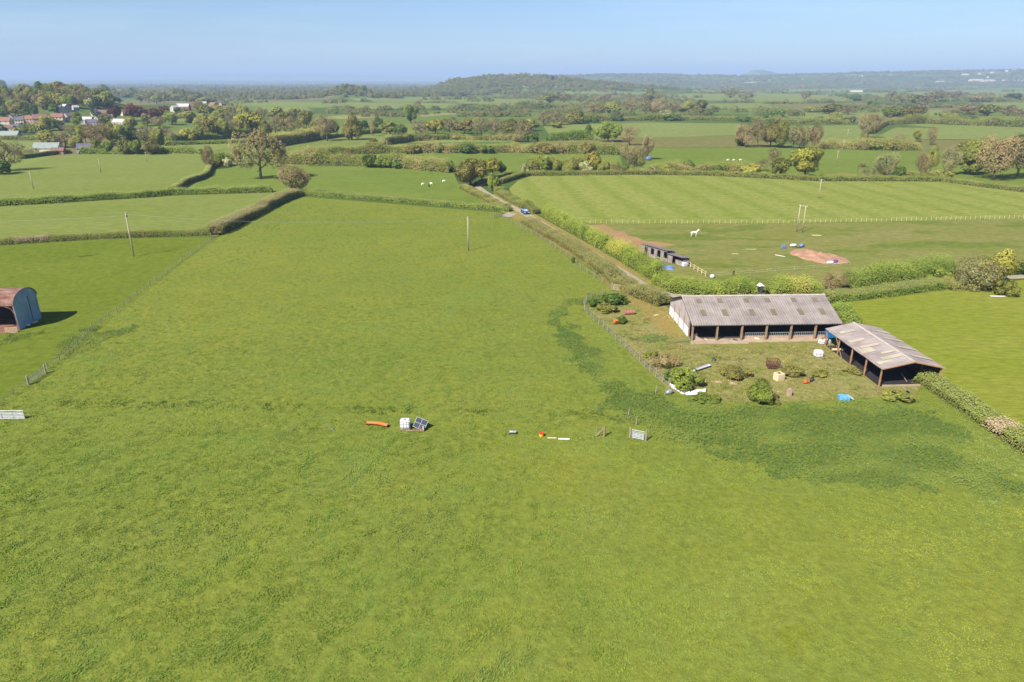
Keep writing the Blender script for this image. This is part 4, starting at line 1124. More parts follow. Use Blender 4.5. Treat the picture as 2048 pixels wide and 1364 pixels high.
        lab = ["broad dark drift of nettles below the farmyard", "paler lower right tongue of the nettle drift", "nettles around the top corner of the yard fence", "dark nettle band beside the yard's netting fence", "nettles along the left wire fence near the arched barn", "nettles in front of the arched barn", "low green weeds by the barn's left corner post"][i]
        tag(o, lab, "nettles", kind="stuff")
build_grass()
def build_yard_grass():
    q = POLY['yard']
    px = np.array([p.x for p in q]); py = np.array([p.y for p in q])
    n = int((px.max() - px.min()) * (py.max() - py.min()) * 3.2)
    x, y = RNG.uniform(px.min(), px.max(), n), RNG.uniform(py.min(), py.max(), n)
    bp = [at(1383, 695), at(1700, 690), at(1700, 600), at(1325, 600)]
    tr = P([(1225, 575), (1262, 578), (1366, 668), (1352, 690), (1300, 640)])
    k = in_poly(x, y, q) & ~in_poly(x, y, bp) & ~in_poly(x, y, POLY['shed']) & ~in_poly(x, y, tr)
    x, y = x[k], y[k]
    x, y = x + RNG.normal(0, .6, len(x)), y + RNG.normal(0, .6, len(x))
    pa = fbm(x / 4, y / 3, 17, 3)
    dry, gr = np.array(G(184, 172, 108)), np.array(G(148, 158, 70))
    col = lerp(np.tile(gr, (len(x), 1)), np.tile(dry, (len(x), 1)), np.clip((pa - .30) * 4, 0, 1)) * 1.9 * RNG.uniform(.75, 1.2, (len(x), 1)) * (0.72 + 0.6 * fbm(x / 2.2, y / 1.8, 57, 3))[:, None]
    V, F, C = blades(np.stack([x, y], -1), 0.12 + 0.9 * np.clip(fbm(x / 1.5, y / 1.5, 27, 3) - .35, 0, 1), RNG.normal(0, .5, (len(x), 2)), np.full(len(x), .3), np.full(len(x), .09), col, 9)
    o = link("weeds", np_mesh("weeds", V, F, BLADE, C))
    tag(o, "dry grass and weeds of the farmyard", "weeds", kind="stuff")
build_yard_grass()
# ------------------------------------------------------------------ farm buildings
def h_at(p, py):                 # height of what stands at ground point p and reaches photo row py
    t = (py - 682) / FPX
    return CAM_H - p[1] * (SP + t * CP) / (CP - t * SP)

M_asb = pm("weathered_fibre_cement", L(172, 162, 156, 0.56), L(146, 136, 130, 0.55), 0.45, 0.95, streak=(2.2, 0.12, 0.12), spec=0.1)
M_asb_dull = pm("roof_light_sheet", L(150, 136, 112, 0.5), L(134, 122, 104, 0.5), 1.0, 0.6)
M_ridge = pm("ridge_tiles_lichened", L(196, 184, 170, 0.66), L(168, 156, 146, 0.66), 1.4, 0.95)
M_space = pm("spaced_boarding", L(180, 168, 164, 0.85), L(156, 144, 140, 0.8), 0.9, 0.95, streak=(0.3, 5.0, 0.25))
M_white = pm("white_painted_block", L(236, 226, 222, 0.9), L(220, 208, 202, 0.9), 0.8, 0.9)
M_timber = pm("pale_timber", L(176, 150, 120, 0.6), L(146, 120, 94, 0.6), 1.2, 0.9, streak=(4, 4, 0.4))
M_otimber = pm("orange_brown_timber", L(192, 146, 108, 0.62), L(160, 116, 84, 0.62), 1.5, 0.9, streak=(4, 4, 0.4))
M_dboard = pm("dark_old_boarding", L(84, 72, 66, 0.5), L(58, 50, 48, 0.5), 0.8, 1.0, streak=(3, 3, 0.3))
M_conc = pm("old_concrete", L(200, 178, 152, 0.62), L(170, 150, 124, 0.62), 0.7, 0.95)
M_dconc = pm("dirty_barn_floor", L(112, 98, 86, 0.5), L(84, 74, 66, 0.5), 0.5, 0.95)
M_galv = pm("galvanised_steel", L(186, 190, 190, 0.7), L(150, 156, 158, 0.7), 3.0, 0.5, metallic=0.3, spec=0.5)
M_rust = pm("rusty_iron", L(132, 84, 68, 0.42), L(186, 148, 132, 0.5), 1.1, 0.95, stretch=(0.35, 1, 1), streak=(3.5, 0.4, 0.4), bump=0.3)
M_rustd = pm("dark_rust", L(142, 96, 76, 0.55), L(108, 70, 58, 0.55), 2.0, 0.9)
M_blueend = pm("blue_grey_sheeting", L(132, 154, 170, 1.0), L(112, 136, 156, 0.95), 0.5, 0.85, streak=(3.0, 3.0, 0.12))
M_whitepl = pm("white_plastic", L(236, 234, 236, 0.8), L(216, 212, 214, 0.8), 1.2, 0.6)
M_blue = pm("blue_plastic", L(40, 140, 196, 0.6), L(30, 112, 170, 0.6), 1.5, 0.5)
M_tarp = pm("blue_tarpaulin", L(128, 152, 206, 0.62), L(98, 122, 182, 0.62), 1.2, 0.6)
M_orange = pm("orange_plastic", L(226, 128, 60, 0.7), L(200, 104, 44, 0.7), 1.0, 0.6)
M_cream = pm("cream_board", L(226, 206, 168, 0.72), L(204, 184, 144, 0.72), 1.0, 0.8)
M_black = pm("black_rubber", (0.02, 0.02, 0.022), (0.03, 0.03, 0.03), 2.0, 0.8)
M_steel = pm("dark_steel", (0.10, 0.10, 0.11), (0.06, 0.06, 0.07), 2.0, 0.6, metallic=0.4)
M_stone = pm("pinkish_stone", L(206, 178, 158, 0.62), L(176, 150, 132, 0.62), 2.5, 0.95)
M_brick = pm("old_brick", L(184, 120, 92, 0.6), L(152, 96, 74, 0.6), 3.0, 0.95)
M_pole = pm("pole_wood", L(196, 186, 164, 0.68), L(166, 154, 132, 0.66), 1.5, 0.9, streak=(5, 5, 0.3))
M_fpost = pm("grey_fence_wood", L(176, 166, 146, 0.6), L(146, 138, 120, 0.6), 2.0, 0.95)
M_wire = pm("fence_wire", L(168, 172, 168, 0.6), L(140, 144, 140, 0.6), 2.0, 0.6)
M_tape = pm("white_fence_tape", L(244, 244, 236, 0.85), L(226, 226, 218, 0.85), 2.0, 0.7)

def big_barn():
    a, b = at(1383, 683), at(1676, 679)
    d = b - a
    Lx, W = d.length, 14.3
    rz = math.atan2(d.y, d.x)
    t = thing("cattle_barn", "long open-fronted grey barn with a pitched fibre-cement roof", "barn", (a.x, a.y, 0), rz)
    E, R, mid = 2.95, 5.65, W / 2
    sl = (R - E) / (mid + 0.35)
    for name, y0, y1 in (("roof_front", -0.35, mid), ("roof_rear", W + 0.35, mid)):
        mb = MB()
        n = 120                                            # sheets laid in corrugations
        vs, fs = [], []
        for i in range(n + 1):
            x = -0.2 + (Lx + 0.4) * i / n
            dz = 0.025 * (1 if i % 2 else -1)
            for s in (0.0, 0.25, 0.5, 0.75, 1.0):
                sag = -0.03 * math.sin(math.pi * ((x / 4.05) % 1.0)) * math.sin(math.pi * s)
                vs.append((x, y0 + (y1 - y0) * s, E + (R - E) * s + dz + sag))
        for i in range(n):
            for k in range(4):
                q = i * 5 + k
                fs.append((q, q + 5, q + 6, q + 1))
        mb.add(vs, fs)
        lo = [(x, y, z - 0.09) for x, y, z in vs]
        mb.add(lo, [f[::-1] for f in fs])
        mb.build("roof", M_asb, t)
    MB().prism([(mid - 0.32, R - 0.06), (mid, R + 0.11), (mid + 0.32, R - 0.06), (mid, R + 0.02)], -0.25, Lx + 0.25).build("ridge_cap", M_ridge, t)
    for fx in (0.097, 0.245, 0.431, 0.579, 0.765, 0.913):
        for s0, s1 in ((0.30, 0.50), (0.74, 0.88)):
            x0 = fx * Lx
            p = [(-0.35 + (mid + 0.35) * s, E + (R - E) * s) for s in (s0, s1)]
            MB().prism([(p[0][0], p[0][1] + 0.035), (p[1][0], p[1][1] + 0.035), (p[1][0], p[1][1] + 0.065), (p[0][0], p[0][1] + 0.065)], x0 - 0.42, x0 + 0.42).build("rooflight", M_asb_dull, t)
    zr = lambda y: E + (R - E) * (1 - abs(y - mid) / (mid + 0.35)) - 0.14
    MB().prism([(1.75, 1.5), (W, 1.5), (W, zr(W)), (mid, zr(mid)), (1.75, zr(1.75))], 0.0, 0.08).build("gable_boarding", M_space, t)
    MB().prism([(0.1, 0), (W, 0), (W, zr(W)), (mid, zr(mid)), (0.1, zr(0.1))], Lx - 0.08, Lx).build("gable_boarding", M_dboard, t)
    for y0, y1 in ((1.95, 4.75), (5.0, 7.85), (8.1, 10.95), (11.2, 14.25)):
        MB().box((0.0, (y0 + y1) / 2, 0.77), (0.14, y1 - y0, 1.42)).build("white_panel", M_white, t)
    mb = MB()
    for y in (1.85, 4.87, 7.97, 11.07): mb.build("gable_post", M_timber, t) if False else MB().box((-0.02, y, 1.45), (0.2, 0.2, 2.9)).build("gable_post", M_timber, t)
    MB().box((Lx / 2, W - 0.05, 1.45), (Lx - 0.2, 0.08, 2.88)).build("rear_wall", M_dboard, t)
    for k in range(7):
        x = 0.0 if k == 0 else Lx * k / 6 - (0.1 if k == 6 else 0)
        MB().box((x, 0, 1.44), (0.26, 0.3, 2.86)).build("post", M_timber, t)
        MB().bar((x, 0.2, E - 0.3), (x, mid, R - 0.35), 0.16, 0.3).build("rafter", M_dboard, t)
        MB().bar((x, W - 0.3, E - 0.3), (x, mid, R - 0.35), 0.16, 0.3).build("rafter", M_dboard, t)
    MB().box((Lx / 2, -0.02, E - 0.17), (Lx, 0.12, 0.24)).build("eaves_beam", M_timber, t)
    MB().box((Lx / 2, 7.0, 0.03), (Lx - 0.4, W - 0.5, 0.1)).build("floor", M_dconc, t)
    MB().prism([(-0.4, -1.3), (9, -1.5), (9.2, -0.9), (Lx - 0.6, -0.75), (Lx - 0.6, 0.8), (-0.2, 0.8)], 0.0, 0.16, 'z').build("concrete_apron", M_conc, t, bevel=0.02)
    MB().box(((8.3 + Lx) / 2, 0.75, 0.3), (Lx - 8.5, 0.22, 0.5)).build("trough_wall", M_stone, t)
    fb = MB()
    for z in (0.62, 1.12): fb.bar((8.3, 0.75, z), (Lx - 0.3, 0.75, z), 0.06)
    n = int((Lx - 8.6) / 0.36)
    for i in range(n):
        x = 8.4 + 0.36 * i
        fb.bar((x, 0.75, 1.1), (x + 0.2, 0.75, 0.64), 0.07)
    fb.build("feed_barrier", M_galv, t)
    MB().prism([(0.4, 0.16), (2.0, 0.16), (0.5, 1.0)], 0.5, 0.56, 'y').build("hanging_board", M_stone, t)
    return t
big_barn()

def open_shed():
    o = at(1757, 774)
    t = thing("pole_shed", "open pole shed with a patchy pale roof on orange-brown posts", "shed", (o.x, o.y, 0), math.radians(2.5))
    W, D, E, R = 8.45, 15.9, 2.98, 3.9
    for side in (0, 1):
        y0 = -0.35
        rows, n = [], 64
        vs, fs = [], []
        xe, xr = (-0.3, W / 2) if side == 0 else (W + 0.3, W / 2)
        for i in range(n + 1):
            y = y0 + (D + 0.7) * i / n
            dz = 0.02 * (1 if i % 2 else -1)
            for s in (0, 0.34, 0.67, 1):
                vs.append((xe + (xr - xe) * s, y, E - 0.06 + (R - E + 0.06) * s + dz - 0.03 * math.sin(math.pi * ((y / 3.95) % 1))))
        for i in range(n):
            for k in range(3):
                q = i * 4 + k
                fs.append((q, q + 4, q + 5, q + 1))
        mb = MB().add(vs, fs)
        mb.add([(x, y, z - 0.07) for x, y, z in vs], [f[::-1] for f in fs])
        mb.build("roof", pm("pale_weathered_sheets", L(182, 170, 166, 0.62), L(150, 138, 134, 0.6), 0.35, 0.95, streak=(0.25, 0.9, 0.2), spec=0.1), t)
    MB().prism([(W / 2 - 0.3, R - 0.04), (W / 2, R + 0.1), (W / 2 + 0.3, R - 0.04), (W / 2, R + 0.03)], -0.4, D + 0.4, 'y').build("ridge_cap", M_ridge, t)
    M_pale = pm("cream_roof_light", L(206, 194, 168, 0.62), L(182, 172, 152, 0.6), 0.5, 0.7)
    def slope_panel(side, y0, y1, s0, s1):
        xe, xr = (-0.3, W / 2) if side == 0 else (W + 0.3, W / 2)
        q = [(xe + (xr - xe) * s, E - 0.06 + (R - E + 0.06) * s + 0.05) for s in (s0, s1)]
        MB().prism([(q[0][0], q[0][1]), (q[1][0], q[1][1]), (q[1][0], q[1][1] + 0.03), (q[0][0], q[0][1] + 0.03)], y0, y1, 'y').build("rooflight", M_pale, t)
    for y0, y1, s0, s1 in ((0.9, 1.75, 0.06, 0.5), (1.9, 2.8, 0.3, 0.93), (5.0, 6.6, 0.04, 0.46), (6.7, 7.4, 0.2, 0.8), (9.2, 10.1, 0.1, 0.62), (12.9, 13.8, 0.2, 0.7), (3.7, 4.3, 0.5, 0.9)):
        slope_panel(0, y0, y1, s0, s1)
    for y0 in (2.1, 5.7, 9.3, 12.9):
        slope_panel(1, y0, y0 + 0.8, 0.03, 0.72)
    for k in range(5):
        y = k * D / 4
        for x in (0.0, W):
            MB().box((x, y, E / 2 - 0.04), (0.17, 0.17, E - 0.06)).build("post", M_otimber, t)
        for xe in (0.0, W):
            MB().bar((xe, y, E - 0.12), (W / 2, y, R - 0.16), 0.12, 0.26).build("rafter", M_otimber, t)
        if k == 0:
            for xe, sx in ((-0.28, 1), (W + 0.28, -1)):
                MB().bar((xe, -0.42, E - 0.12), (W / 2 - sx * 0.05, -0.42, R - 0.06), 0.05, 0.16).build("barge_board", M_otimber, t)
    MB().bar((0, 0, E - 0.1), (0, D, E - 0.1), 0.12, 0.2).build("eaves_beam", M_timber, t)
    MB().bar((W, 0, E - 0.1), (W, D, E - 0.1), 0.12, 0.2).build("eaves_beam", M_timber, t)
    MB().box((W + 0.14, D / 2, 1.4), (0.05, D - 0.2, 2.7)).build("side_boarding", M_dboard, t)
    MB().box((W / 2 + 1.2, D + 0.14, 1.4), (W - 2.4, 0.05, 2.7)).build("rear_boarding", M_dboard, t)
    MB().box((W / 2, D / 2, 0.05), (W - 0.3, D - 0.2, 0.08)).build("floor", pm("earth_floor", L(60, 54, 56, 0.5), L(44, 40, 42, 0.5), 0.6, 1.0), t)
    MB().box((W * 0.42, 0.1, 0.14), (W * 0.7, 0.2, 0.2)).build("sill", M_conc, t)
    MB().bar((4.9, 1.4, 0.1), (4.2, 2.0, 1.2), 0.09).build("loose_prop", M_timber, t)
    return t
open_shed()

def arched_barn():
    a, b = at(39.6, 661), at(83.6, 636)
    d = b - a
    W = 6.7
    rz = math.atan2(d.y, d.x) - math.pi / 2
    t = thing("arched_barn", "arched hay barn with a rusty round roof and blue-grey end wall", "barn", (a.x, a.y, 0), rz)
    Ln, E, R = 13.8, 4.45, 6.45
    arc = [(W / 2 - (W / 2 + 0.12) * math.cos(math.pi * k / 18), E + (R - E) * math.sin(math.pi * k / 18)) for k in range(19)]
    inn = [(W / 2 + (y - W / 2) * 0.985, z - 0.05) for y, z in arc]
    MB().prism(arc + inn[::-1], -Ln - 0.3, 0.14).build("roof", M_rust, t)
    MB().prism([(0.02, 0.0)] + [(W / 2 + (y - W / 2) * 0.97, z - 0.07) for y, z in arc] + [(W - 0.02, 0.0)], -0.05, 0.02).build("end_wall", M_blueend, t)
    MB().box((0.05, W * 0.62, 2.7), (0.05, 0.1, 4.6)).build("wall_seam", pm("dark_blue_seam", L(60, 78, 96, 0.5), None, 2, 0.8), t)
    rim = [(W / 2 + (y - W / 2) * 1.0, z) for y, z in arc]
    MB().tube([(0.12, y, z) for y, z in rim], 0.05, 6).build("roof_edge", M_steel, t)
    for k in range(4):
        x = -0.12 - k * 4.55
        MB().box((x, 0.05, E / 2), (0.14, 0.14, E)).build("post", M_rust if k == 0 else M_steel, t)
        MB().box((x, W - 0.05, E / 2), (0.14, 0.14, E)).build("post", M_steel, t)
        if k < 3:
            for s in (0, 1):
                x0, x1 = (x - 0.05, x - 1.5) if s == 0 else (x - 4.5, x - 3.05)
                MB().tube([(x0, 0.05, E - 1.3), (x0 + (x1 - x0) * .3, 0.05, E - 0.5), (x1, 0.05, E - 0.08)], 0.07, 6).build("brace", M_rust, t)
    MB().box((-Ln / 2, 0.05, E - 0.06), (Ln, 0.12, 0.14)).build("eaves_rail", M_rust, t)
    MB().box((-Ln / 2, W - 0.02, E / 2), (Ln - 0.2, 0.05, E - 0.1)).build("rear_wall", M_dboard, t)
    MB().box((-Ln + 0.02, W / 2, E / 2), (0.06, W - 0.2, E - 0.1)).build("far_wall", M_dboard, t)
    MB().box((-Ln / 2, W / 2 - 0.7, 0.04), (Ln, W + 1.6, 0.06)).build("earth_floor", pm("trodden_earth", L(168, 120, 98, 0.55), L(140, 100, 82, 0.55), 0.8, 1.0), t)
arched_barn()

def hurdle():
    p = at(24, 666)
    t = thing("wooden_hurdle", "wooden slatted hurdle leaning under the front of the arched barn", "hurdle", (p.x, p.y, 0), 0.1)
    for z in (0.15, 0.95): MB().bar((-0.95, 0, z), (0.95, 0, z), 0.06).build("rail", M_cream, t)
    s = MB()
    for i in range(9): s.bar((-0.9 + i * 0.225, -0.04, 0.05), (-0.9 + i * 0.225, -0.04, 1.05), 0.07, 0.03)
    s.build("slat", M_cream, t)
hurdle()

def sack(px, py, label, m, s=(0.9, 0.6, 0.35), rz=0.3, name="sack"):
    p = at(px, py)
    b = MB()
    vs, fs = [], []
    n, r = 14, 7
    for i in range(r + 1):
        th = math.pi * i / r
        for k in range(n):
            a = 2 * math.pi * k / n
            w = 1 + 0.12 * math.sin(3 * a + i) + 0.08 * math.sin(5 * a + 2 * i)
            vs.append((s[0] / 2 * math.sin(th) ** 0.7 * math.cos(a) * w, s[1] / 2 * math.sin(th) ** 0.7 * math.sin(a) * w, s[2] * (0.5 + 0.5 * math.cos(th))))
    for i in range(r):
        for k in range(n):
            fs.append((i * n + k, i * n + (k + 1) % n, (i + 1) * n + (k + 1) % n, (i + 1) * n + k))
    o = b.add(vs, fs).build(name, m, smooth=True)
    o.location, o.rotation_euler = (p.x, p.y, 0), (0, 0, rz)
    return tag(o, label, name.replace("_", " "))
sack(56, 652, "white sack lying at the foot of the arched barn's blue end wall", M_whitepl)
sack(71, 646, "longer pale sack further along the arched barn's blue end wall", M_cream, (1.3, 0.5, 0.3), 1.3)

def stables():
    a, b = at(1282, 509), at(1364, 533)
    d = b - a
    Lx = d.length
    rz = math.atan2(d.y, d.x)
    M_w = pm("silvered_boards", L(176, 164, 158, 0.62), L(128, 118, 116, 0.58), 1.6, 0.95, streak=(3, 3, 0.3))
    M_r = pm("felt_roof", L(150, 138, 142, 0.6), L(124, 114, 120, 0.6), 1.0, 0.95)
    t = thing("wooden_stables", "weathered grey wooden stable block with dark open doorways", "stables", (a.x, a.y, 0), rz)
    W, n = 2.5, 5
    L1 = Lx * 0.64
    H1, H2 = 2.75, 2.05
    MB().prism([(-0.35, H1 + 0.02), (W + 0.15, H1 - 0.55), (W + 0.15, H1 - 0.47), (-0.35, H1 + 0.1)], -0.2, L1 + 0.15).build("roof", M_r, t)
    MB().prism([(-0.2, H2), (W + 0.1, H2 - 0.4), (W + 0.1, H2 - 0.32), (-0.2, H2 + 0.08)], L1 + 0.2, Lx + 0.2).build("roof", M_r, t)
    MB().box((L1 / 2, W, H1 / 2 - 0.32), (L1, 0.06, H1 - 0.64)).build("rear_wall", M_w, t)
    MB().box((0.03, W / 2, H1 / 2 - 0.3), (0.06, W - 0.1, H1 - 0.7)).build("side_wall", M_w, t)
    MB().box((L1, W / 2, H1 / 2 - 0.3), (0.06, W - 0.1, H1 - 0.7)).build("side_wall", M_w, t)
    wd = L1 / 4
    for k in range(4):
        x0 = k * wd
        MB().box((x0 + wd * 0.26, 0, H1 / 2 - 0.1), (wd * 0.5, 0.07, H1 - 0.2)).build("front_panel", M_w, t)
        MB().box((x0 + wd * 0.76, 0.0, H1 - 0.3), (wd * 0.48, 0.06, 0.3)).build("lintel", M_w, t)
        MB().box((x0 + wd * 0.76, 0.02, 0.45), (wd * 0.46, 0.06, 0.8 if k % 2 else 0.3)).build("half_door", M_w, t)
    MB().box((L1 + 0.9, 0.15, H2 / 2 - 0.05), (1.5, 0.07, H2 - 0.1)).build("front_panel", M_w, t)
    MB().box((Lx - 1.2, 0.15, 0.6), (2.4, 0.07, 1.2)).build("front_panel", M_w, t)
    MB().box((Lx, W / 2, H2 / 2 - 0.25), (0.06, W - 0.6, H2 - 0.55)).build("side_wall", M_w, t)
    MB().box(((L1 + Lx) / 2, W - 0.2, H2 / 2 - 0.25), (Lx - L1 - 0.2, 0.06, H2 - 0.5)).build("rear_wall", M_w, t)
    MB().box((Lx / 2, W / 2, 0.04), (Lx - 0.2, W - 0.2, 0.06)).build("floor", M_dconc, t)
stables()

def tarp_heap():
    p = at(1331, 537)
    vs, fs = [], []
    nx, ny = 26, 14
    for i in range(nx + 1):
        for j in range(ny + 1):
            u, v = i / nx * 2 - 1, j / ny * 2 - 1
            f = max(0, 1 - (u * u) ** 1.2) * max(0, 1 - (v * v) ** 1.2)
            vs.append((u * 1.9 + 0.1 * math.sin(7 * v), v * 1.1 + 0.12 * math.sin(5 * u), 0.7 * f ** 0.6 * (0.7 + 0.5 * float(vnoise(u * 3 + 9, v * 3 + 4, 5))) + 0.03))
    for i in range(nx):
        for j in range(ny):
            q = i * (ny + 1) + j
            fs.append((q, q + ny + 1, q + ny + 2, q + 1))
    n = len(vs)
    b = MB().add(vs, fs)
    o = b.build("covered_heap", M_tarp, smooth=True)
    o.location, o.rotation_euler = (p.x, p.y, 0), (0, 0, -0.35)
    tag(o, "heap under a crumpled blue tarpaulin in front of the wooden stables", "covered heap")
tarp_heap()

def little_hut():
    p = at(1520, 585)
    t = thing("little_hut", "small dark hut with a white pitched top behind the grey barn", "hut", (p.x, p.y, 0), 0.1, scale=(.8, .8, .75))
    MB().box((0, 0, 0.95), (1.0, 1.0, 1.9)).build("wall", M_dboard, t)
    MB().prism([(-0.75, 1.9), (0, 2.55), (0.75, 1.9), (0, 2.0)], -0.75, 0.75, 'y').build("roof", M_whitepl, t)
    MB().box((0, -0.52, 0.9), (0.6, 0.05, 1.6)).build("door", M_steel, t)
little_hut()

# ------------------------------------------------------------------ poles and wires
def pole(px, py, pyt, label, arm=1.0, rz=0.0, lean=0.0, group="wooden line poles across the fields"):
    p = at(px, py)
    h = h_at(p, pyt)
    t = thing("line_pole", label, "pole", (p.x, p.y, 0), rz, group)
    MB().tube([(0, 0, 0), (0, 0, h * .5), (0, 0, h)], [0.17, 0.15, 0.11], 10).build("shaft", M_pole, t, smooth=True)
    if arm:
        c = MB().box((0, 0.1, h - 0.35), (arm * 2, 0.1, 0.12)).build("crossarm", M_pole, t)
        for x in (-arm * .9, 0.0, arm * .9):
            MB().tube([(x, 0.1, h - 0.29), (x, 0.1, h - 0.05)], [0.05, 0.035], 6).build("insulator", M_galv, c)
    return p, h
P1 = pole(268, 513, 424, "tall dark-topped line pole in the field above the arched barn", 0.45, 0.9)
MB_ = MB().box((0, 0, 0), (0.3, 0.3, 0.5)); _tx = MB_.build("switch_box", M_steel, bpy.data.objects["line_pole"]); _tx.location = (0.12, 0, P1[1] - 1.0)
P2 = pole(937, 501, 433, "straight pale line pole standing alone in the big rough field", 0.35, 0.5)
pole(1637, 397, 358, "slim pale line pole in the striped field", 0.9, 0.2)
pole(1673, 325, 301, "line pole in the meadow right of the golden tree", 0.9, 0.2)
pole(1685, 300, 280, "line pole at the hedgerow right of the brown thicket", 0.9, 0.2)
pole(1694, 277, 258, "small line pole in the pale meadow left of the bare ash", 0.9, 0.2)
pole(1703, 252, 239, "farthest line pole, beyond the bare ash", 0.9, 0.2)
pole(67, 378, 343, "nearest line pole in the upper left meadow, at its left end", 0.6, 0.6)
pole(202, 345, 317, "middle line pole in the upper left meadow", 0.6, 0.6)
pole(294, 323, 304, "small line pole at the far edge of the upper left meadow", 0.6, 0.6)
pole(364, 302, 288, "line pole in the little meadow below the village gardens", 0.6, 0.6)
def h_pole():
    a, b = at(1593, 463), at(1604, 465)
    h = h_at(a, 409)
    d = b - a
    t = thing("twin_pole", "double pole with one crossarm between the white fence and the soil heap", "pole", (a.x, a.y, 0), math.atan2(d.y, d.x))
    for x in (0, d.length):
        MB().tube([(x, 0, 0), (x, 0, h)], [0.16, 0.12], 10).build("shaft", M_pole, t, smooth=True)
    c = MB().box((d.length / 2, 0.18, h - 0.3), (d.length + 1.0, 0.12, 0.16)).build("crossarm", M_pole, t)
    for x in (-.4, d.length / 2, d.length + .4): MB().tube([(x, 0.18, h - 0.22), (x, 0.18, h + 0.05)], [0.06, 0.04], 6).build("insulator", M_galv, c)
h_pole()
def wire(label, pts, sag):
    pp = []
    for (a, ha), (b, hb) in zip(pts, pts[1:]):
        for k in range(13):
            f = k / 12
            pp.append((a[0] + (b[0] - a[0]) * f, a[1] + (b[1] - a[1]) * f, ha + (hb - ha) * f - sag * 4 * f * (1 - f)))
    o = MB().tube(pp, 0.022, 5).build("overhead_wire", M_wire)
    tag(o, label, "wire")
far = (Vector((-230, 150, 0)), 9.5)
wire("thin overhead wire crossing the fields between the two nearest line poles", [(P1[0], P1[1] - .5), (P2[0], P2[1] - .4)], 1.6)
wire("thin overhead wire running left from the pole above the arched barn", [far, (P1[0], P1[1] - 0.9)], 1.2)

# ------------------------------------------------------------------ fences and gates
def fence(name, label, pts, gap, ph, pw, rails, m_post, m_rail, rail=(0.03, 0.03), railname="wire", ragged=0.0, cross=0.0, cat="fence"):
    c = P(pts)
    seg = [0.0]
    for a, b in zip(c, c[1:]): seg.append(seg[-1] + (b - a).length)
    n = max(2, int(seg[-1] / gap) + 1)
    o = c[0]
    t = thing(name, label, cat, (o.x, o.y, 0))
    pm_ = MB().box((0, 0, ph / 2), (pw, pw, ph)).mesh("post", m_post)
    feet = []
    for i in range(n):
        s = seg[-1] * i / (n - 1)
        x, y = np.interp(s, seg, [p.x for p in c]), np.interp(s, seg, [p.y for p in c])
        feet.append(Vector((x - o.x, y - o.y, 0)))
        q = link("post", pm_, t)
        q.location = feet[-1]
        q.rotation_euler = (random.uniform(-ragged, ragged), random.uniform(-ragged, ragged), random.uniform(0, 1.5))
        q.scale = (1, 1, 1 + random.uniform(-1.5, 1.0) * ragged)
    b = MB()
    for a, e in zip(feet, feet[1:]):
        for z in rails:
            b.bar(a + Vector((0, 0, z)), e + Vector((0, 0, z)), *rail)
        if cross:
            L_ = (e - a).length
            for k in range(1, int(L_ / cross)):
                m = a + (e - a) * (k * cross / L_)
                b.bar(m + Vector((0, 0, rails[0])), m + Vector((0, 0, rails[-1])), 0.018)
    b.build(railname, m_rail, t)
    return t
fence("tape_fence", "long white electric fence between the striped field and the horse paddock", [(1180, 446.5), (1300, 447), (1500, 447), (1640, 445.5), (1770, 443), (2048, 437), (2075, 436.4)], 1.62, 1.15, 0.065, (0.7, 1.05), M_cream, M_cream, (0.01, 0.014), "tape", 0.04)
fence("rail_fence", "white post and rail fence from the stables to the lower paddock edge", [(1374, 531), (1392, 542), (1411, 553)], 1.9, 1.2, 0.13, (0.55, 1.05), M_cream, M_cream, (0.03, 0.08), "rail")
fence("tape_fence", "lower white tape fence along the near side of the horse paddock", [(1426, 554), (1480, 551), (1540, 546), (1600, 541), (1640, 538), (1700, 532)], 4.8, 1.0, 0.07, (0.5, 0.95), M_fpost, M_tape, (0.008, 0.01), "tape", 0.05)
fence("wire_fence", "wire fence on leaning posts along the left side of the big rough field", [(427, 480), (392, 503), (350, 533), (318, 558), (270, 594), (228, 628), (180, 664), (150, 695), (118, 722), (96, 738)], 3.4, 1.15, 0.10, (0.3, 0.6, 0.95), M_fpost, M_wire, (0.02, 0.02), "wire", 0.09)
fence("wire_fence", "last short run of wire fence below the grey sheep gate", [(58, 768), (30, 788), (2, 808), (-40, 838)], 3.2, 1.15, 0.10, (0.3, 0.6, 0.95), M_fpost, M_wire, (0.02, 0.02), "wire", 0.09)
fence("wire_fence", "post and wire fence along the lane side of the big rough field", [(1006, 436), (1035, 452), (1070, 470), (1105, 494), (1140, 518), (1165, 540), (1198, 562), (1224, 575)], 4.0, 1.2, 0.13, (0.35, 0.7, 1.05), M_fpost, M_wire, (0.02, 0.02), "wire", 0.08)
fence("netting_fence", "sagging wire netting fence curving round the farmyard's left side", [(1205, 590), (1184, 598), (1168, 606), (1170, 624), (1186, 640), (1210, 660), (1234, 682), (1262, 707), (1290, 735), (1318, 760), (1338, 776)], 1.9, 1.35, 0.11, (0.12, 0.6, 1.2), M_fpost, M_wire, (0.018, 0.018), "netting", 0.08, 0.55)
for px, py, lab in ((1256, 834, "short pale stake standing in the nettles"), (1272, 850, "smaller stake between the nettles and the field gate"), (1330, 790, "twin post stub at the lower end of the netting fence"), (1311, 786, "thin stake left of the white plastic sheet")):
    p = at(px, py)
    t = thing("stake", lab, "stake", (p.x, p.y, 0))
    MB().tube([(0, 0, 0), (0.08, 0, 0.9), (0.1, 0, 1.15)], [0.07, 0.06, 0.05], 6).build("shaft", M_fpost, t)
    MB().tube([(0.1, 0, 1.15), (0.11, 0, 1.25)], [0.05, 0.005], 6).build("point", M_fpost, t)

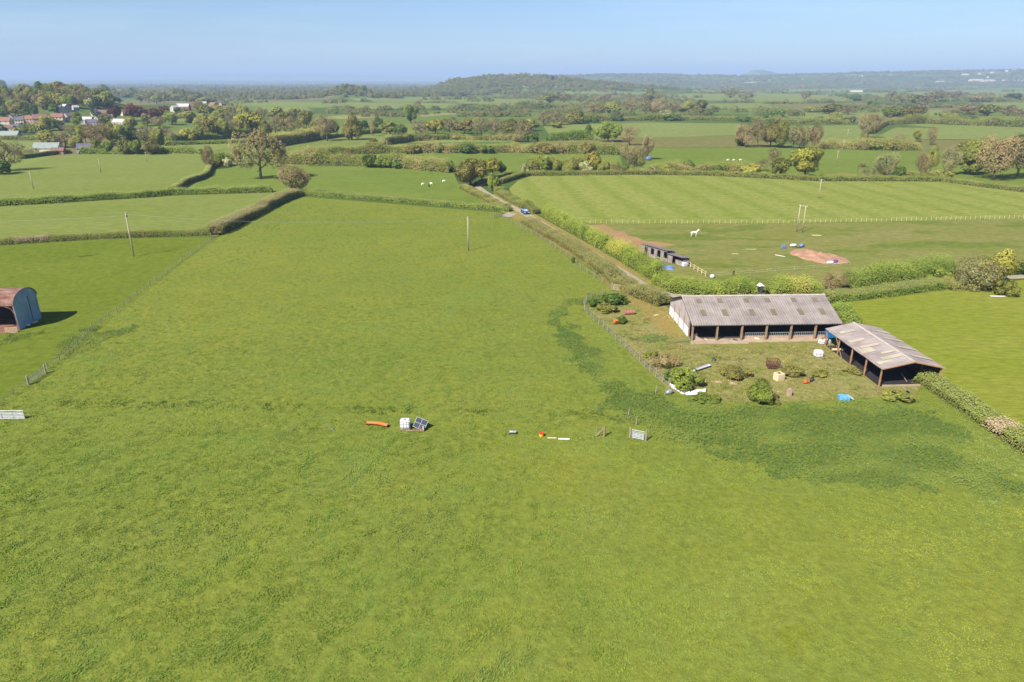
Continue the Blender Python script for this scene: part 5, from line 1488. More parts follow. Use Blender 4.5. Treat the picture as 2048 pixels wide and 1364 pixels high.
def gate(label, pa, pb, h, m, posts=True, cat="gate", sheeted=False):
    a, b = at(*pa), at(*pb)
    d = b - a
    W = d.length
    t = thing("field_gate", label, cat, (a.x, a.y, 0), math.atan2(d.y, d.x))
    f = MB()
    for x in (0.03, W - 0.03): f.tube([(x, 0, 0.1), (x, 0, h)], 0.035, 6)
    for z in (0.12, h): f.tube([(0, 0, z), (W, 0, z)], 0.035, 6)
    f.build("frame", m, t)
    r = MB()
    for k in range(1, 5): r.tube([(0, 0, 0.12 + (h - .12) * k / 5), (W, 0, 0.12 + (h - .12) * k / 5)], 0.025, 6)
    for k in range(1, 4): r.bar((W * k / 4, 0, 0.12), (W * k / 4, 0, h), 0.04)
    r.build("bars", m, t)
    if sheeted: MB().box((W / 2, 0.03, h * 0.42), (W - 0.1, 0.02, h * 0.62)).build("sheet", m, t)
    if posts:
        for x in (-0.2, W + 0.2): MB().box((x, 0, 0.7), (0.18, 0.18, 1.4)).build("gate_post", M_fpost, t)
    return t
gate("galvanised field gate cut off by the left edge", (-40, 839), (51, 838), 1.2, M_galv, False, sheeted=True)
gate("leaning grey sheep gate in the wire fence below the arched barn", (59, 769), (90, 748), 1.1, M_galv, True)
gate("pale metal gate across the dirt track into the farmyard", (1226, 580), (1264, 584), 1.2, M_cream, True)
gate("short galvanised gate between posts by the nettle drift", (1263, 876), (1288, 881), 1.15, M_galv, True, sheeted=True)
gate("low faded gate lying open off the grey barn's corner post", (1346, 687), (1380, 684), 0.95, pm("faded_green_steel", L(150, 152, 110, 0.6), L(130, 134, 96, 0.6), 2, 0.8), False)
gate("grey hurdle beside the gateway at the top of the big rough field", (988, 437), (1003, 433), 1.2, M_galv, True)

def strainer():
    p = at(1208, 874)
    t = thing("strainer_post", "tall strainer post with a slanting brace in the open field", "post", (p.x, p.y, 0))
    MB().tube([(0, 0, 0), (0, 0, 1.5)], 0.1, 8).build("shaft", M_timber, t)
    MB().bar((-0.1, 0, 1.15), (-1.0, 0.05, 0.05), 0.11).build("brace", M_timber, t)
    p = at(1192, 872)
    o = MB().tube([(0, 0, 0), (0.02, 0, 1.3)], [0.05, 0.04], 6).build("stake", M_fpost)
    o.location = (p.x, p.y, 0)
    tag(o, "thin stake left of the braced strainer post", "stake")
strainer()
# ------------------------------------------------------------------ things lying about the field and the yard
def put(o, p, rz=0.0):
    o.location, o.rotation_euler = (p[0], p[1], 0), (0, 0, rz)
    return o

def tank_and_panel():
    p = at(811, 857)
    t = thing("water_tank", "white cube water tank beside a tilted solar panel", "tank", (p.x, p.y, 0), 0.06)
    MB().box((0, 0, 0.09), (1.25, 1.05, 0.14)).build("pallet", M_timber, t)
    MB().box((0, 0, 0.72), (1.15, 0.95, 1.08)).build("tank_body", M_whitepl, t, bevel=0.12, smooth=False)
    c = MB()
    for x in (-.6, -.2, .2, .6):
        for y in (-.5, .5): c.bar((x, y, 0.16), (x, y, 1.1), 0.025)
    for z in (0.45, 0.8, 1.1):
        for y in (-.5, .5): c.bar((-.6, y, z), (.6, y, z), 0.025)
        for x in (-.6, .6): c.bar((x, -.5, z), (x, .5, z), 0.025)
    c.build("cage", M_galv, t)
    MB().tube([(0, 0, 1.25), (0, 0, 1.31)], 0.13, 12).build("lid", M_steel, t)
    q = at(829, 859)
    t = thing("solar_panel", "dark tilted solar panel on a wooden stand in the big field", "solar panel", (q.x, q.y, 0), 0.0)
    M_cell = pm("solar_cells", (0.012, 0.018, 0.038), (0.02, 0.03, 0.06), 1.2, 0.55, spec=0.15)
    R = Matrix.Translation((0.75, 0.2, 0.68)) @ Matrix.Rotation(-0.32, 4, 'Z') @ Matrix.Rotation(0.25, 4, 'Y') @ Matrix.Rotation(math.radians(48), 4, 'X')
    def pl(b):
        b.v = [tuple(R @ Vector(v)) for v in b.v]
        return b
    pl(MB().box((0, 0, 0), (1.5, 1.25, 0.04))).build("cells", M_cell, t)
    f = MB()
    for x in (-.76, 0, .76): f.box((x, 0, 0.012), (0.022, 1.28, 0.045))
    for y in (-.64, 0, .64): f.box((0, y, 0.013), (1.54, 0.022, 0.04))
    pl(f).build("panel_frame", M_galv, t)
    for a, b in (((0.1, 0.6, 0), (0.5, 0.6, 1.1)), ((1.3, 0.5, 0), (1.0, 0.6, 1.1)), ((0.9, -0.45, 0), (0.85, -0.2, 0.5))):
        MB().bar(a, b, 0.09).build("leg", M_timber, t)
    MB().box((0.15, -0.5, 0.12), (2.2, 0.16, 0.12)).build("base_rail", M_timber, t)
    MB().box((1.15, -0.5, 0.35), (0.16, 0.16, 0.7)).build("end_post", M_cream, t)
tank_and_panel()

def trough_half_pipe(name, label, pa, pb, w, m, curve=0.0, wall=0.04, h=None, cat="trough"):
    a, b = at(*pa), at(*pb)
    d = b - a
    Ln = d.length
    t = thing(name, label, cat, (a.x, a.y, 0), math.atan2(d.y, d.x))
    r = w / 2
    h = h or r
    vs, fs = [], []
    n, ns = 16, 14
    for i in range(ns + 1):
        x = Ln * i / ns
        off = curve * math.sin(math.pi * i / ns)
        for rr, k0 in ((1.0, 0), (1 - wall / r, 1)):
            for k in range(n + 1):
                th = math.pi * k / n
                vs.append((x, off - math.cos(th) * r * rr, h * (1 - math.sin(th) * rr) + 0.12))
    W = 2 * (n + 1)
    for i in range(ns):
        for ring in (0, 1):
            for k in range(n):
                q = i * W + ring * (n + 1) + k
                fs.append((q, q + 1, q + W + 1, q + W))
        for k in (0, n):
            q = i * W + k
            fs.append((q, q + W, q + W + n + 1, q + n + 1))
    for i in (0, ns):
        for k in range(n):
            q = i * W + k
            fs.append((q, q + 1, q + n + 2, q + n + 1))
        fs.append(tuple(i * W + k for k in range(n + 1)))
    MB().add(vs, fs).build("body", m, t, smooth=False)
    for x in (Ln * .15, Ln * .85):
        MB().box((x, curve * 0.5, 0.06), (0.1, w * 0.8, 0.12)).build("foot", M_steel, t)
    return t
trough_half_pipe("orange_trough", "long curved orange trough left of the white water tank", (731, 850), (775, 855), 0.55, M_orange, 0.22)
trough_half_pipe("long_trough", "long pale blue-white trough with a rusty end in the yard", (1386, 745), (1419, 734), 0.6, pm("pale_zinc", L(206, 206, 222, 0.72), L(186, 178, 186, 0.72), 1.5, 0.6), 0.0)
trough_half_pipe("metal_trough", "short grey metal trough lying in the middle of the big field", (1017, 868), (1032, 868), 0.5, M_galv, 0.0)
trough_half_pipe("cream_trough", "cream trough against the open shed's left posts", (1664, 703), (1686, 703), 0.6, M_cream, 0.0)

def loose_stake(px, py, h, label, m, lean=0.0):
    p = at(px, py)
    tag(put(MB().tube([(0, 0, 0), (lean, 0, h)], [0.045, 0.035], 6).build("stake", m), p), label, "stake")
def mineral_tub():
    p = at(1083, 872)
    t = thing("mineral_tub", "small yellow tub with a red rim beside a thin stake", "tub", (p.x, p.y, 0))
    MB().tube([(0, 0, 0), (0, 0, 0.32)], [0.26, 0.33], 14).build("tub_body", pm("yellow_plastic", L(250, 220, 30, 0.75), None, 2, 0.6), t)
    MB().tube([(0, 0, 0.32), (0, 0, 0.4)], [0.33, 0.3], 14).build("rim", pm("red_plastic", L(220, 70, 30, 0.7), None, 2, 0.6), t)
mineral_tub()
loose_stake(1088, 871, 1.0, "thin stake by the yellow tub", M_timber)
loose_stake(669, 862, 0.9, "grey stake leaning left of the orange trough", M_galv, -0.9)
loose_stake(430, 858, 0.9, "lone grey stake in the left half of the big field", M_galv, 0.3)
loose_stake(585, 862, 0.8, "weathered stake between the lone grey stake and the orange trough", M_fpost, 0.05)
loose_stake(66, 834, 0.8, "bent stick beside the galvanised gate on the left", M_fpost, -0.4)

def plank(px, py, Ln, w, rz, label, m, name="plank", th=0.07, tilt=0.03):
    p = at(px, py)
    o = MB().box((0, 0, 0.08), (Ln, w, th), 0, 0, tilt).build(name, m, bevel=0.01)
    tag(put(o, p, rz), label, name.replace("_", " "))
plank(1104, 877, 1.1, 0.22, 0.05, "shorter of two white planks lying end to end in the big field", M_cream)
plank(1128, 879, 1.35, 0.26, 0.0, "longer of two white planks lying end to end in the big field", M_whitepl)
plank(1502, 499, 2.8, 0.3, 0.1, "pale plank in the paddock between the white horse and the soil heap", M_cream)
plank(1470, 508, 1.6, 0.3, 0.0, "shorter pale plank in the middle of the horse paddock", M_cream)
plank(1560, 512, 2.4, 0.35, -0.7, "white board lying left of the red soil heap", M_whitepl)
plank(1633, 471, 2.6, 0.8, 0.05, "sandy board below the double pole", M_cream)
plank(1437, 765, 1.0, 0.4, -0.3, "pinkish slab in the yard grass near the round bush", M_stone, "slab", 0.12)
plank(1467, 768, 0.9, 0.5, -0.4, "broken slab close to the round bush", M_stone, "slab", 0.16)
plank(1995, 593, 3.0, 0.5, 0.05, "white board at the foot of the dark olive bush", M_whitepl)
plank(1312, 631, 0.9, 0.4, 0.5, "pale board on the dirt track by the barn", M_cream)

def white_sheet():
    pts = P([(1340, 772), (1352, 779), (1364, 786), (1374, 789), (1386, 788), (1398, 786), (1411, 784)])
    wd = [0.35, 0.45, 0.5, 0.6, 1.0, 1.25, 1.1]
    o = pts[0]
    t = np.linspace(0, len(pts) - 1, 40)
    vs, fs, nb = [], [], 8
    for i, k in enumerate(t):
        x, y = np.interp(k, range(len(pts)), [p.x for p in pts]), np.interp(k, range(len(pts)), [p.y for p in pts])
        w = np.interp(k, range(len(wd)), wd)
        for j in range(nb + 1):
            v = j / nb - 0.5
            z = 0.10 + 0.28 * math.cos(math.pi * v) + 0.16 * float(vnoise(i * .4, j * .6, 3)) + 0.15 * v
            vs.append((x - o.x + 0.3 * v, y - o.y + v * w, z))
    for i in range(len(t) - 1):
        for j in range(nb):
            q = i * (nb + 1) + j
            fs.append((q, q + nb + 1, q + nb + 2, q + 1))
    n = len(vs)
    lo = [(x, y, max(0.02, z - 0.25)) for x, y, z in vs]
    b = MB().add(vs, fs).add(lo, [f[::-1] for f in fs])
    ob = b.build("plastic_sheet", M_whitepl, smooth=True)
    ob.location = (o.x, o.y, 0)
    tag(ob, "long rumpled white plastic sheet at the corner of the netting fence", "plastic sheet")
white_sheet()

def drum(px, py, Ln, r, rz, label, m, name="rusty_drum", cat="drum"):
    p = at(px, py)
    t = thing(name, label, cat, (p.x, p.y, 0), rz)
    MB().tube([(-Ln / 2, 0, r), (Ln / 2, 0, r)], r, 18).build("barrel", m, t)
    for x in (-Ln * .3, 0.0, Ln * .3): MB().tube([(x - 0.03, 0, r), (x + 0.03, 0, r)], r * 1.04, 18).build("hoop", M_rustd, t)
drum(1258, 629, 1.9, 0.42, 0.15, "rusty pink cylinder lying in the farmyard's upper corner", pm("pink_rust", L(190, 128, 108, 0.6), L(166, 108, 90, 0.6), 1.5, 0.9))

def orange_feeder():
    p = at(1232, 648)
    t = thing("orange_feeder", "small bright orange feeder on legs near the netting fence", "feeder", (p.x, p.y, 0), 0.4)
    MB().prism([(-.42, .75), (.42, .75), (.3, .35), (-.3, .35)], -0.4, 0.4).build("hopper", M_orange, t)
    for x in (-.3, .3):
        for y in (-.25, .25): MB().bar((x, y, 0), (x, y, .4), 0.06).build("leg", M_rustd, t)
    MB().bar((0.35, 0, 0.5), (0.85, 0, 0.25), 0.05).build("handle", M_rustd, t)
orange_feeder()

def slatted_crate():
    p = at(1545, 736)
    t = thing("slatted_crate", "rusty brown slatted cage standing in the yard", "cage", (p.x, p.y, 0), -0.08)
    for x in (-.8, .8):
        for y in (-.6, .6): MB().box((x, y, .7), (.09, .09, 1.4)).build("corner_post", M_rustd, t)
    for y in (-.62, .62):
        b = MB()
        for k in range(7): b.bar((-.7 + k * .235, y, 0.1), (-.7 + k * .235, y, 1.38), 0.07, 0.03)
        for z in (.3, .75, 1.3): b.bar((-.8, y * 1.05, z), (.8, y * 1.05, z), 0.07)
        b.build("slatted_side", M_rustd, t)
    for x in (-.82, .82):
        b = MB()
        for z in (.3, .75, 1.3): b.bar((x, -.6, z), (x, .6, z), 0.07)
        b.build("end_rails", M_rustd, t)
    MB().box((0, 0, .12), (1.55, 1.15, .06)).build("floor", M_dboard, t)
slatted_crate()

def cream_box():
    p = at(1557, 760)
    t = thing("cream_crate", "cream box with a dark hole cut in its top, right of the round bush", "box", (p.x, p.y, 0), 0.35)
    W, D, H = 1.15, 1.0, 1.05
    b = MB()
    for y in (-D / 2, D / 2): b.box((0, y, H / 2), (W, 0.06, H))
    for x in (-W / 2 + .03, W / 2 - .03): b.box((x, 0, H / 2), (0.06, D - .07, H))
    b.build("sides", M_cream, t)
    r = MB()
    r.box((-.42, 0, H + .02), (.3, D, .05)); r.box((.42, 0, H + .02), (.3, D, .05)); r.box((0, -.36, H + .022), (.55, .26, .045)); r.box((0, .4, H + .022), (.55, .2, .045))
    r.build("top_rim", M_cream, t)
    MB().box((0, 0, .3), (W - .14, D - .14, .5)).build("filling", M_dboard, t)
cream_box()

def ibc(px, py, label, rz, s=1.0, m=None, name="storage_tank", cat="tank"):
    p = at(px, py)
    t = thing(name, label, cat, (p.x, p.y, 0), rz)
    MB().box((0, 0, .55 * s), (1.2 * s, .95 * s, .95 * s)).build("tank_body", m or M_whitepl, t, bevel=0.1)
    c = MB()
    for x in (-.62, 0, .62):
        for y in (-.5, .5): c.bar((x * s, y * s, .05), (x * s, y * s, 1.06 * s), .03)
    for z in (.1, .55, 1.04):
        for y in (-.5, .5): c.bar((-.62 * s, y * s, z * s), (.62 * s, y * s, z * s), .03)
    c.build("cage", M_galv, t)
    MB().tube([(0.1, 0, 1.02 * s), (0.1, 0, 1.1 * s)], .12, 10).build("cap", M_galv, t)
ibc(1636, 713, "white caged tank standing alone on the grass before the grey barn", 0.1)
ibc(1642, 688, "left one of two small white tubs by the barn's blue trailer", 0.0, 0.72)
ibc(1654, 687, "right one of two small white tubs by the barn's blue trailer", 0.2, 0.72)
ibc(1369, 533, "white water tank at the right end of the wooden stables", 0.4, 0.95)

def blue_trailer():
    p = at(1662, 679)
    t = thing("blue_trailer", "bright blue box trailer at the grey barn's right corner", "trailer", (p.x, p.y, 0), 0.15)
    MB().prism([(-.9, .5), (.9, .5), (1.0, 1.45), (-1.0, 1.45)], -.55, .55, 'y').build("box_body", M_blue, t)
    MB().box((0, 0, .46), (1.7, .9, .08)).build("chassis", M_steel, t)
    for y in (-.62, .62):
        w = MB().tube([(0.1, y - .07, .3), (0.1, y + .07, .3)], .3, 16).build("wheel", M_black, t)
        MB().tube([(0.1, y - .075, .3), (0.1, y + .075, .3)], .14, 12).build("hub", M_galv, w)
    MB().bar((-.8, 0, .45), (-1.7, 0, .35), .08).build("drawbar", M_steel, t)
blue_trailer()
p_ = at(1677, 698)
o_ = MB().bar((0, 0.6, 0), (-0.1, 0, 2.5), 0.3, 0.12).build("leaning_board", M_otimber)
tag(put(o_, p_), "orange-brown board leaning against the open shed's back corner", "board")
p_ = at(1683, 716)
o_ = MB().tube([(0, 0, 0), (-0.9, 1.2, 3.2)], 0.06, 6).build("leaning_pole", M_timber)
tag(put(o_, p_), "long thin pole leaning against the open shed's roof edge", "pole")

def brick_heap():
    p = at(1478, 752)
    t = thing("brick_heap", "small heap of broken bricks in the dead weeds of the yard", "heap", (p.x, p.y, 0))
    b = MB()
    for i in range(46):
        r = random.uniform(0, .9) ; a = random.uniform(0, 6.28)
        b.box((r * math.cos(a), r * .6 * math.sin(a), .05 + .28 * (1 - r) * random.random()), (.24, .12, .09), random.uniform(0, 3), random.uniform(-.5, .5), random.uniform(-.5, .5))
    b.build("bricks", M_brick, t)["kind"] = "stuff"
brick_heap()
sack(1487, 746, "dirty white bag lying on the brick heap", M_whitepl, (1.2, .7, .45), 0.2)
def stone_post():
    p = at(1578, 792)
    t = thing("stone_post", "stubby pale stone post standing in the yard", "post", (p.x, p.y, 0), 0.2)
    MB().box((0, 0, .45), (.55, .5, .9)).build("shaft", M_stone, t, bevel=.05)
    MB().box((0, 0, 1.0), (.42, .4, .22)).build("cap", M_stone, t, bevel=.05)
stone_post()
def half_barrel():
    p = at(1552, 797)
    t = thing("half_barrel", "white-ended brown barrel lying at the foot of the round bush", "barrel", (p.x, p.y, 0), 0.9)
    MB().tube([(-.4, 0, .3), (.3, 0, .3)], .3, 14).build("barrel_body", M_rustd, t)
    MB().tube([(.3, 0, .3), (.42, 0, .3)], [.31, .26], 14).build("end_cap", M_whitepl, t)
half_barrel()
def clay_pot():
    p = at(1611, 767)
    t = thing("clay_pot", "orange clay pot lying on its side near the open shed", "pot", (p.x, p.y, 0), 0.3)
    MB().tube([(-.45, 0, .28), (-.1, 0, .32), (.3, 0, .24), (.4, 0, .3)], [.18, .32, .22, .28], 14).build("pot_body", pm("orange_clay", L(206, 116, 62, 0.65), L(180, 96, 50, 0.65), 3, .8), t)
    MB().tube([(.4, 0, .3), (.46, 0, .3)], [.3, .3], 14).build("rim", M_brick, t)
    p = at(1623, 764)
    t = thing("old_tyre", "black tyre leaning beside the orange clay pot", "tyre", (p.x, p.y, 0), 0.6)
    n, r = 20, .32
    vs = [((r + .11 * math.cos(2 * math.pi * j / 8)) * math.cos(2 * math.pi * i / n), .11 * math.sin(2 * math.pi * j / 8), .43 + (r + .11 * math.cos(2 * math.pi * j / 8)) * math.sin(2 * math.pi * i / n)) for i in range(n) for j in range(8)]
    fs = [(i * 8 + j, ((i + 1) % n) * 8 + j, ((i + 1) % n) * 8 + (j + 1) % 8, i * 8 + (j + 1) % 8) for i in range(n) for j in range(8)]
    MB().add(vs, fs).build("tread", M_black, t, smooth=True)
clay_pot()
def blue_tub():
    p = at(1689, 799)
    t = thing("blue_tub", "pale blue tub with a white flap at the lower edge of the yard", "tub", (p.x, p.y, 0), -0.1)
    MB().prism([(-.8, 0), (.5, 0), (.6, .55), (-.85, .6)], -.4, .4, 'y').build("tub_body", pm("pale_blue_plastic", L(120, 190, 226, 0.7), L(92, 160, 200, 0.7), 2, .6), t)
    MB().prism([(.45, .5), (1.1, .15), (1.1, .22), (.45, .6)], -.4, .4, 'y').build("flap", M_whitepl, t)
blue_tub()
def bent_sheet():
    p = at(1815, 798)
    t = thing("bent_sheet", "curved galvanised sheet standing on edge below the open shed", "metal sheet", (p.x, p.y, 0), 0.0)
    arc = [(math.cos(a) * 1.5 - 1.2, 1.75 * math.sin(a)) for a in np.linspace(-0.05, 1.25, 14)]
    inn = [(x * .98 - .03, z * .98) for x, z in arc]
    MB().prism(arc + inn[::-1], -.45, .45, 'y').build("sheet", M_galv, t)
    MB().prism([(arc[7][0] - .02, arc[7][1] - .04), (arc[7][0] + .05, arc[7][1] - .04), (arc[7][0] + .03, arc[7][1] + .06), (arc[7][0] - .04, arc[7][1] + .06)], -.46, .46, 'y').build("seam", M_steel, t)
bent_sheet()
def cone_dark():
    p = at(1427, 722)
    t = thing("bucket", "dark upturned bucket on the grass between the trough and the barn", "bucket", (p.x, p.y, 0))
    MB().tube([(0, 0, 0), (0, 0, .5)], [.32, .24], 12).build("bucket_body", M_steel, t)
    MB().tube([(0, 0, .5), (0, 0, .54)], [.24, .2], 12).build("base", M_black, t)
cone_dark()

# soil heap and the plastic round it
def soil_heap():
    out = P([(1578, 500), (1596, 497), (1625, 498), (1650, 505), (1690, 518), (1694, 528), (1670, 531), (1640, 528), (1612, 524), (1592, 512)])
    c = sum(out, Vector()) / len(out)
    n, r = 60, 14
    ang = np.linspace(0, 2 * np.pi, n, endpoint=False)
    pa = np.array([math.atan2(p.y - c.y, p.x - c.x) for p in out]); pr = np.array([(p - c).length for p in out])
    o = np.argsort(pa); pa, pr = pa[o], pr[o]
    rad = np.interp(ang, np.r_[pa - 2 * np.pi, pa, pa + 2 * np.pi], np.r_[pr, pr, pr])
    vs, fs = [(0, 0, .55)], []
    for i in range(1, r + 1):
        f = i / r
        for k in range(n):
            x, y = math.cos(ang[k]) * rad[k] * f, math.sin(ang[k]) * rad[k] * f
            f2 = f * (0.62 + 0.6 * float(fbm(ang[k] * 2.2 + 3, ang[k] * 1.1, 8)))
            x, y = math.cos(ang[k]) * rad[k] * f2, math.sin(ang[k]) * rad[k] * f2
            z = max(0.0, (1 - f ** 3) * (0.05 + 1.25 * float(fbm(x / 1.3 + 5, y / 1.3 + 9, 2)) ** 1.5)) + (0.02 if i < r else -0.02)
            vs.append((x, y, z))
    for k in range(n): fs.append((0, 1 + k, 1 + (k + 1) % n))
    for i in range(r - 1):
        for k in range(n):
            a = 1 + i * n + k; b = 1 + i * n + (k + 1) % n
            fs.append((a, a + n, b + n, b))
    ob = MB().add(vs, fs).build("soil_heap", pm("red_earth", L(216, 168, 138, 0.48), L(190, 146, 112, 0.48), 0.6, 1.0, bump=.8), smooth=True)
    ob.location = (c.x, c.y, 0)
    tag(ob, "spread heap of orange-red soil in the horse paddock", "soil heap")
soil_heap()
ibc(1567, 497, "blue barrel-shaped tank left of the litter by the soil heap", 0.2, 0.9, M_tarp, "blue_container", "container")
sack(1586, 493, "white plastic bundle at the top end of the soil heap", M_whitepl, (2.0, 1.0, .7))
sack(1603, 494, "blue plastic bundle at the top end of the soil heap", M_tarp, (1.6, 1.2, .9), 0.8)
sack(1594, 496, "dark scrap of sheeting between the plastic bundles", M_steel, (2.4, .8, .3), 0.0)
sack(1660, 527, "white bag on the lower edge of the soil heap", M_whitepl, (1.8, 1.0, .6), 0.2)
sack(1671, 526, "violet-blue bag on the lower edge of the soil heap", pm("violet_plastic", L(96, 92, 160, 0.55), None, 2, .6), (1.3, 1.0, .8), 0.9)
sack(1297, 321, "small blue sheet in the lee of the slender pale bare tree", M_tarp, (3.4, 2.0, 2.2), 0.3, "blue_bundle")
sack(1424, 556, "white sack by the corner of the lower paddock fence", M_whitepl, (1.0, .8, .8), 0.3)
sack(1338, 788, "grey bundle under the near end of the white plastic sheet", M_galv, (1.2, .7, .7), 0.5)
for px, py, lab, m in ((1412, 681, "pink feed scraps at the barn front beside its second post", M_stone), (1455, 681, "grey-green feed bag on the barn apron", M_asb), (1470, 682, "dark bag on the barn apron by the third post", M_steel), (1513, 679, "pale lump of feed on the barn apron by the fourth post", M_cream), (1585, 671, "blue-white bag hung over the feed barrier", M_tarp), (1498, 673, "blue bag behind the feed barrier's left end", M_tarp)):
    sack(px, py, lab, m, (1.0, .5, .35), random.uniform(0, 3))

# ------------------------------------------------------------------ car, horse, person, sheep
def car():
    p, q = at(1050, 428), at(1075, 443)
    d = q - p
    t = thing("parked_car", "dark blue car stopped on the narrow lane", "car", (p.x, p.y, 0.165), math.atan2(d.y, d.x))
    M_p = pm("blue_car_paint", (0.015, 0.06, 0.16), (0.012, 0.05, 0.14), 1.0, 0.25, spec=0.6)
    M_g = pm("car_glass", (0.25, 0.32, 0.38), (0.3, 0.36, 0.42), 1.0, 0.08, spec=0.8)
    body = [(-2.1, .35), (2.1, .35), (2.15, .62), (2.0, .82), (1.15, .95), (-1.75, 1.0), (-2.1, .9)]
    MB().prism(body, -.87, .87, 'y').build("body", M_p, t, bevel=.06)
    MB().prism([(1.15, .96), (.35, 1.46), (-1.3, 1.48), (-1.95, 1.0)], -.72, .72, 'y').build("cabin", M_p, t, bevel=.05)
    MB().prism([(1.17, .98), (.42, 1.42), (.39, 1.44), (1.09, .98)], -.64, .64, 'y').build("windscreen", M_g, t)
    MB().prism([(-2.0, 1.02), (-1.37, 1.45), (-1.33, 1.43), (-1.92, 1.0)], -.62, .62, 'y').build("rear_window", M_g, t)
    for y in (-.735, .735):
        MB().prism([(.95, 1.02), (.32, 1.40), (-1.2, 1.42), (-1.6, 1.04)], y - .012, y + .012, 'y').build("side_window", M_g, t)
    for x in (-1.3, 1.35):
        for y in (-.8, .8):
            w = thing("wheel", None, None, (x, y, .32)); w.parent = t
            MB().tube([(0, -.1, 0), (0, .1, 0)], .32, 18).build("tyre", M_black, w)
            MB().tube([(0, -.105, 0), (0, .105, 0)], .19, 14).build("rim", M_galv, w)
    for y in (-.62, .62):
        MB().box((2.1, y, .66), (.1, .36, .16)).build("headlight", M_whitepl, t)
        MB().box((-2.1, y, .8), (.06, .3, .16)).build("tail_light", pm("red_lens", (.35, .02, .02), None, 2, .3), t)
car()

def skin_body(name, joints, edges, m, parent=None, root=0, sub=2):
    me = bpy.data.meshes.new(name)
    me.from_pydata([j[0] for j in joints], edges, [])
    o = link(name, me, parent)
    sk = o.modifiers.new("skin", 'SKIN')
    sk.use_smooth_shade = True
    for i, j in enumerate(joints):
        r = j[1] if isinstance(j[1], tuple) else (j[1], j[1])
        me.skin_vertices[0].data[i].radius = r
        me.skin_vertices[0].data[i].use_root = i == root
    sb = o.modifiers.new("sub", 'SUBSURF'); sb.levels = sb.render_levels = sub
    me.materials.append(m)
    return o

def horse(px, py, label, rz, m, m2, s=1.0):
    p = at(px, py)
    t = thing("horse", label, "horse", (p.x, p.y, 0), rz, scale=(s, s, s))
    J = [((-.62, 0, 1.22), (.27, .31)), ((-.2, 0, 1.18), (.28, .31)), ((.3, 0, 1.16), (.27, .33)), ((.62, 0, 1.25), (.22, .27)),      # trunk
         ((.92, 0, 1.55), (.13, .2)), ((1.12, 0, 1.85), (.10, .14)), ((1.3, 0, 1.86), (.09, .12)), ((1.58, 0, 1.62), (.065, .075)),       # neck, head
         ((-.68, .17, .98), (.15, .19)), ((-.56, .18, .72), (.10, .12)), ((-.78, .18, .48), (.065, .075)), ((-.72, .18, .1), (.05, .05)), ((-.68, .18, .03), (.06, .06)),
         ((-.68, -.17, .98), (.15, .19)), ((-.72, -.18, .72), (.10, .12)), ((-.95, -.18, .48), (.065, .075)), ((-.95, -.18, .1), (.05, .05)), ((-.91, -.18, .03), (.06, .06)),
         ((.58, .16, .92), (.12, .14)), ((.66, .16, .55), (.065, .065)), ((.66, .16, .12), (.045, .045)), ((.7, .16, .03), (.06, .06)),
         ((.56, -.16, .92), (.12, .14)), ((.5, -.16, .55), (.065, .065)), ((.42, -.16, .12), (.045, .045)), ((.46, -.16, .03), (.06, .06))]
    E = [(0, 1), (1, 2), (2, 3), (3, 4), (4, 5), (5, 6), (6, 7), (0, 8), (8, 9), (9, 10), (10, 11), (11, 12), (0, 13), (13, 14), (14, 15), (15, 16), (16, 17), (2, 18), (18, 19), (19, 20), (20, 21), (2, 22), (22, 23), (23, 24), (24, 25)]
    skin_body("body", J, E, m, t, 1)
    MB().tube([(-.82, 0, 1.35), (-1.0, 0, 1.2), (-1.05, 0, .7)], [.06, .09, .03], 8).build("tail", m2, t, smooth=True)
    b = MB()
    for k in range(6):
        f = k / 5
        b.tube([(.66 + .42 * f, 0, 1.56 + .46 * f), (.6 + .4 * f, .12, 1.36 + .42 * f)], [.06, .02], 5)
    b.build("mane", m2, t)
    for y in (-.07, .07): MB().tube([(1.18, y, 1.96), (1.2, y * 1.4, 2.1)], [.045, .01], 6).build("ear", m, t)
M_wh = pm("white_coat", L(240, 234, 220, 0.8), L(222, 212, 196, 0.8), 3, .9)
horse(1388, 473, "white horse walking across the paddock with its head up", 0.12, M_wh, M_wh)

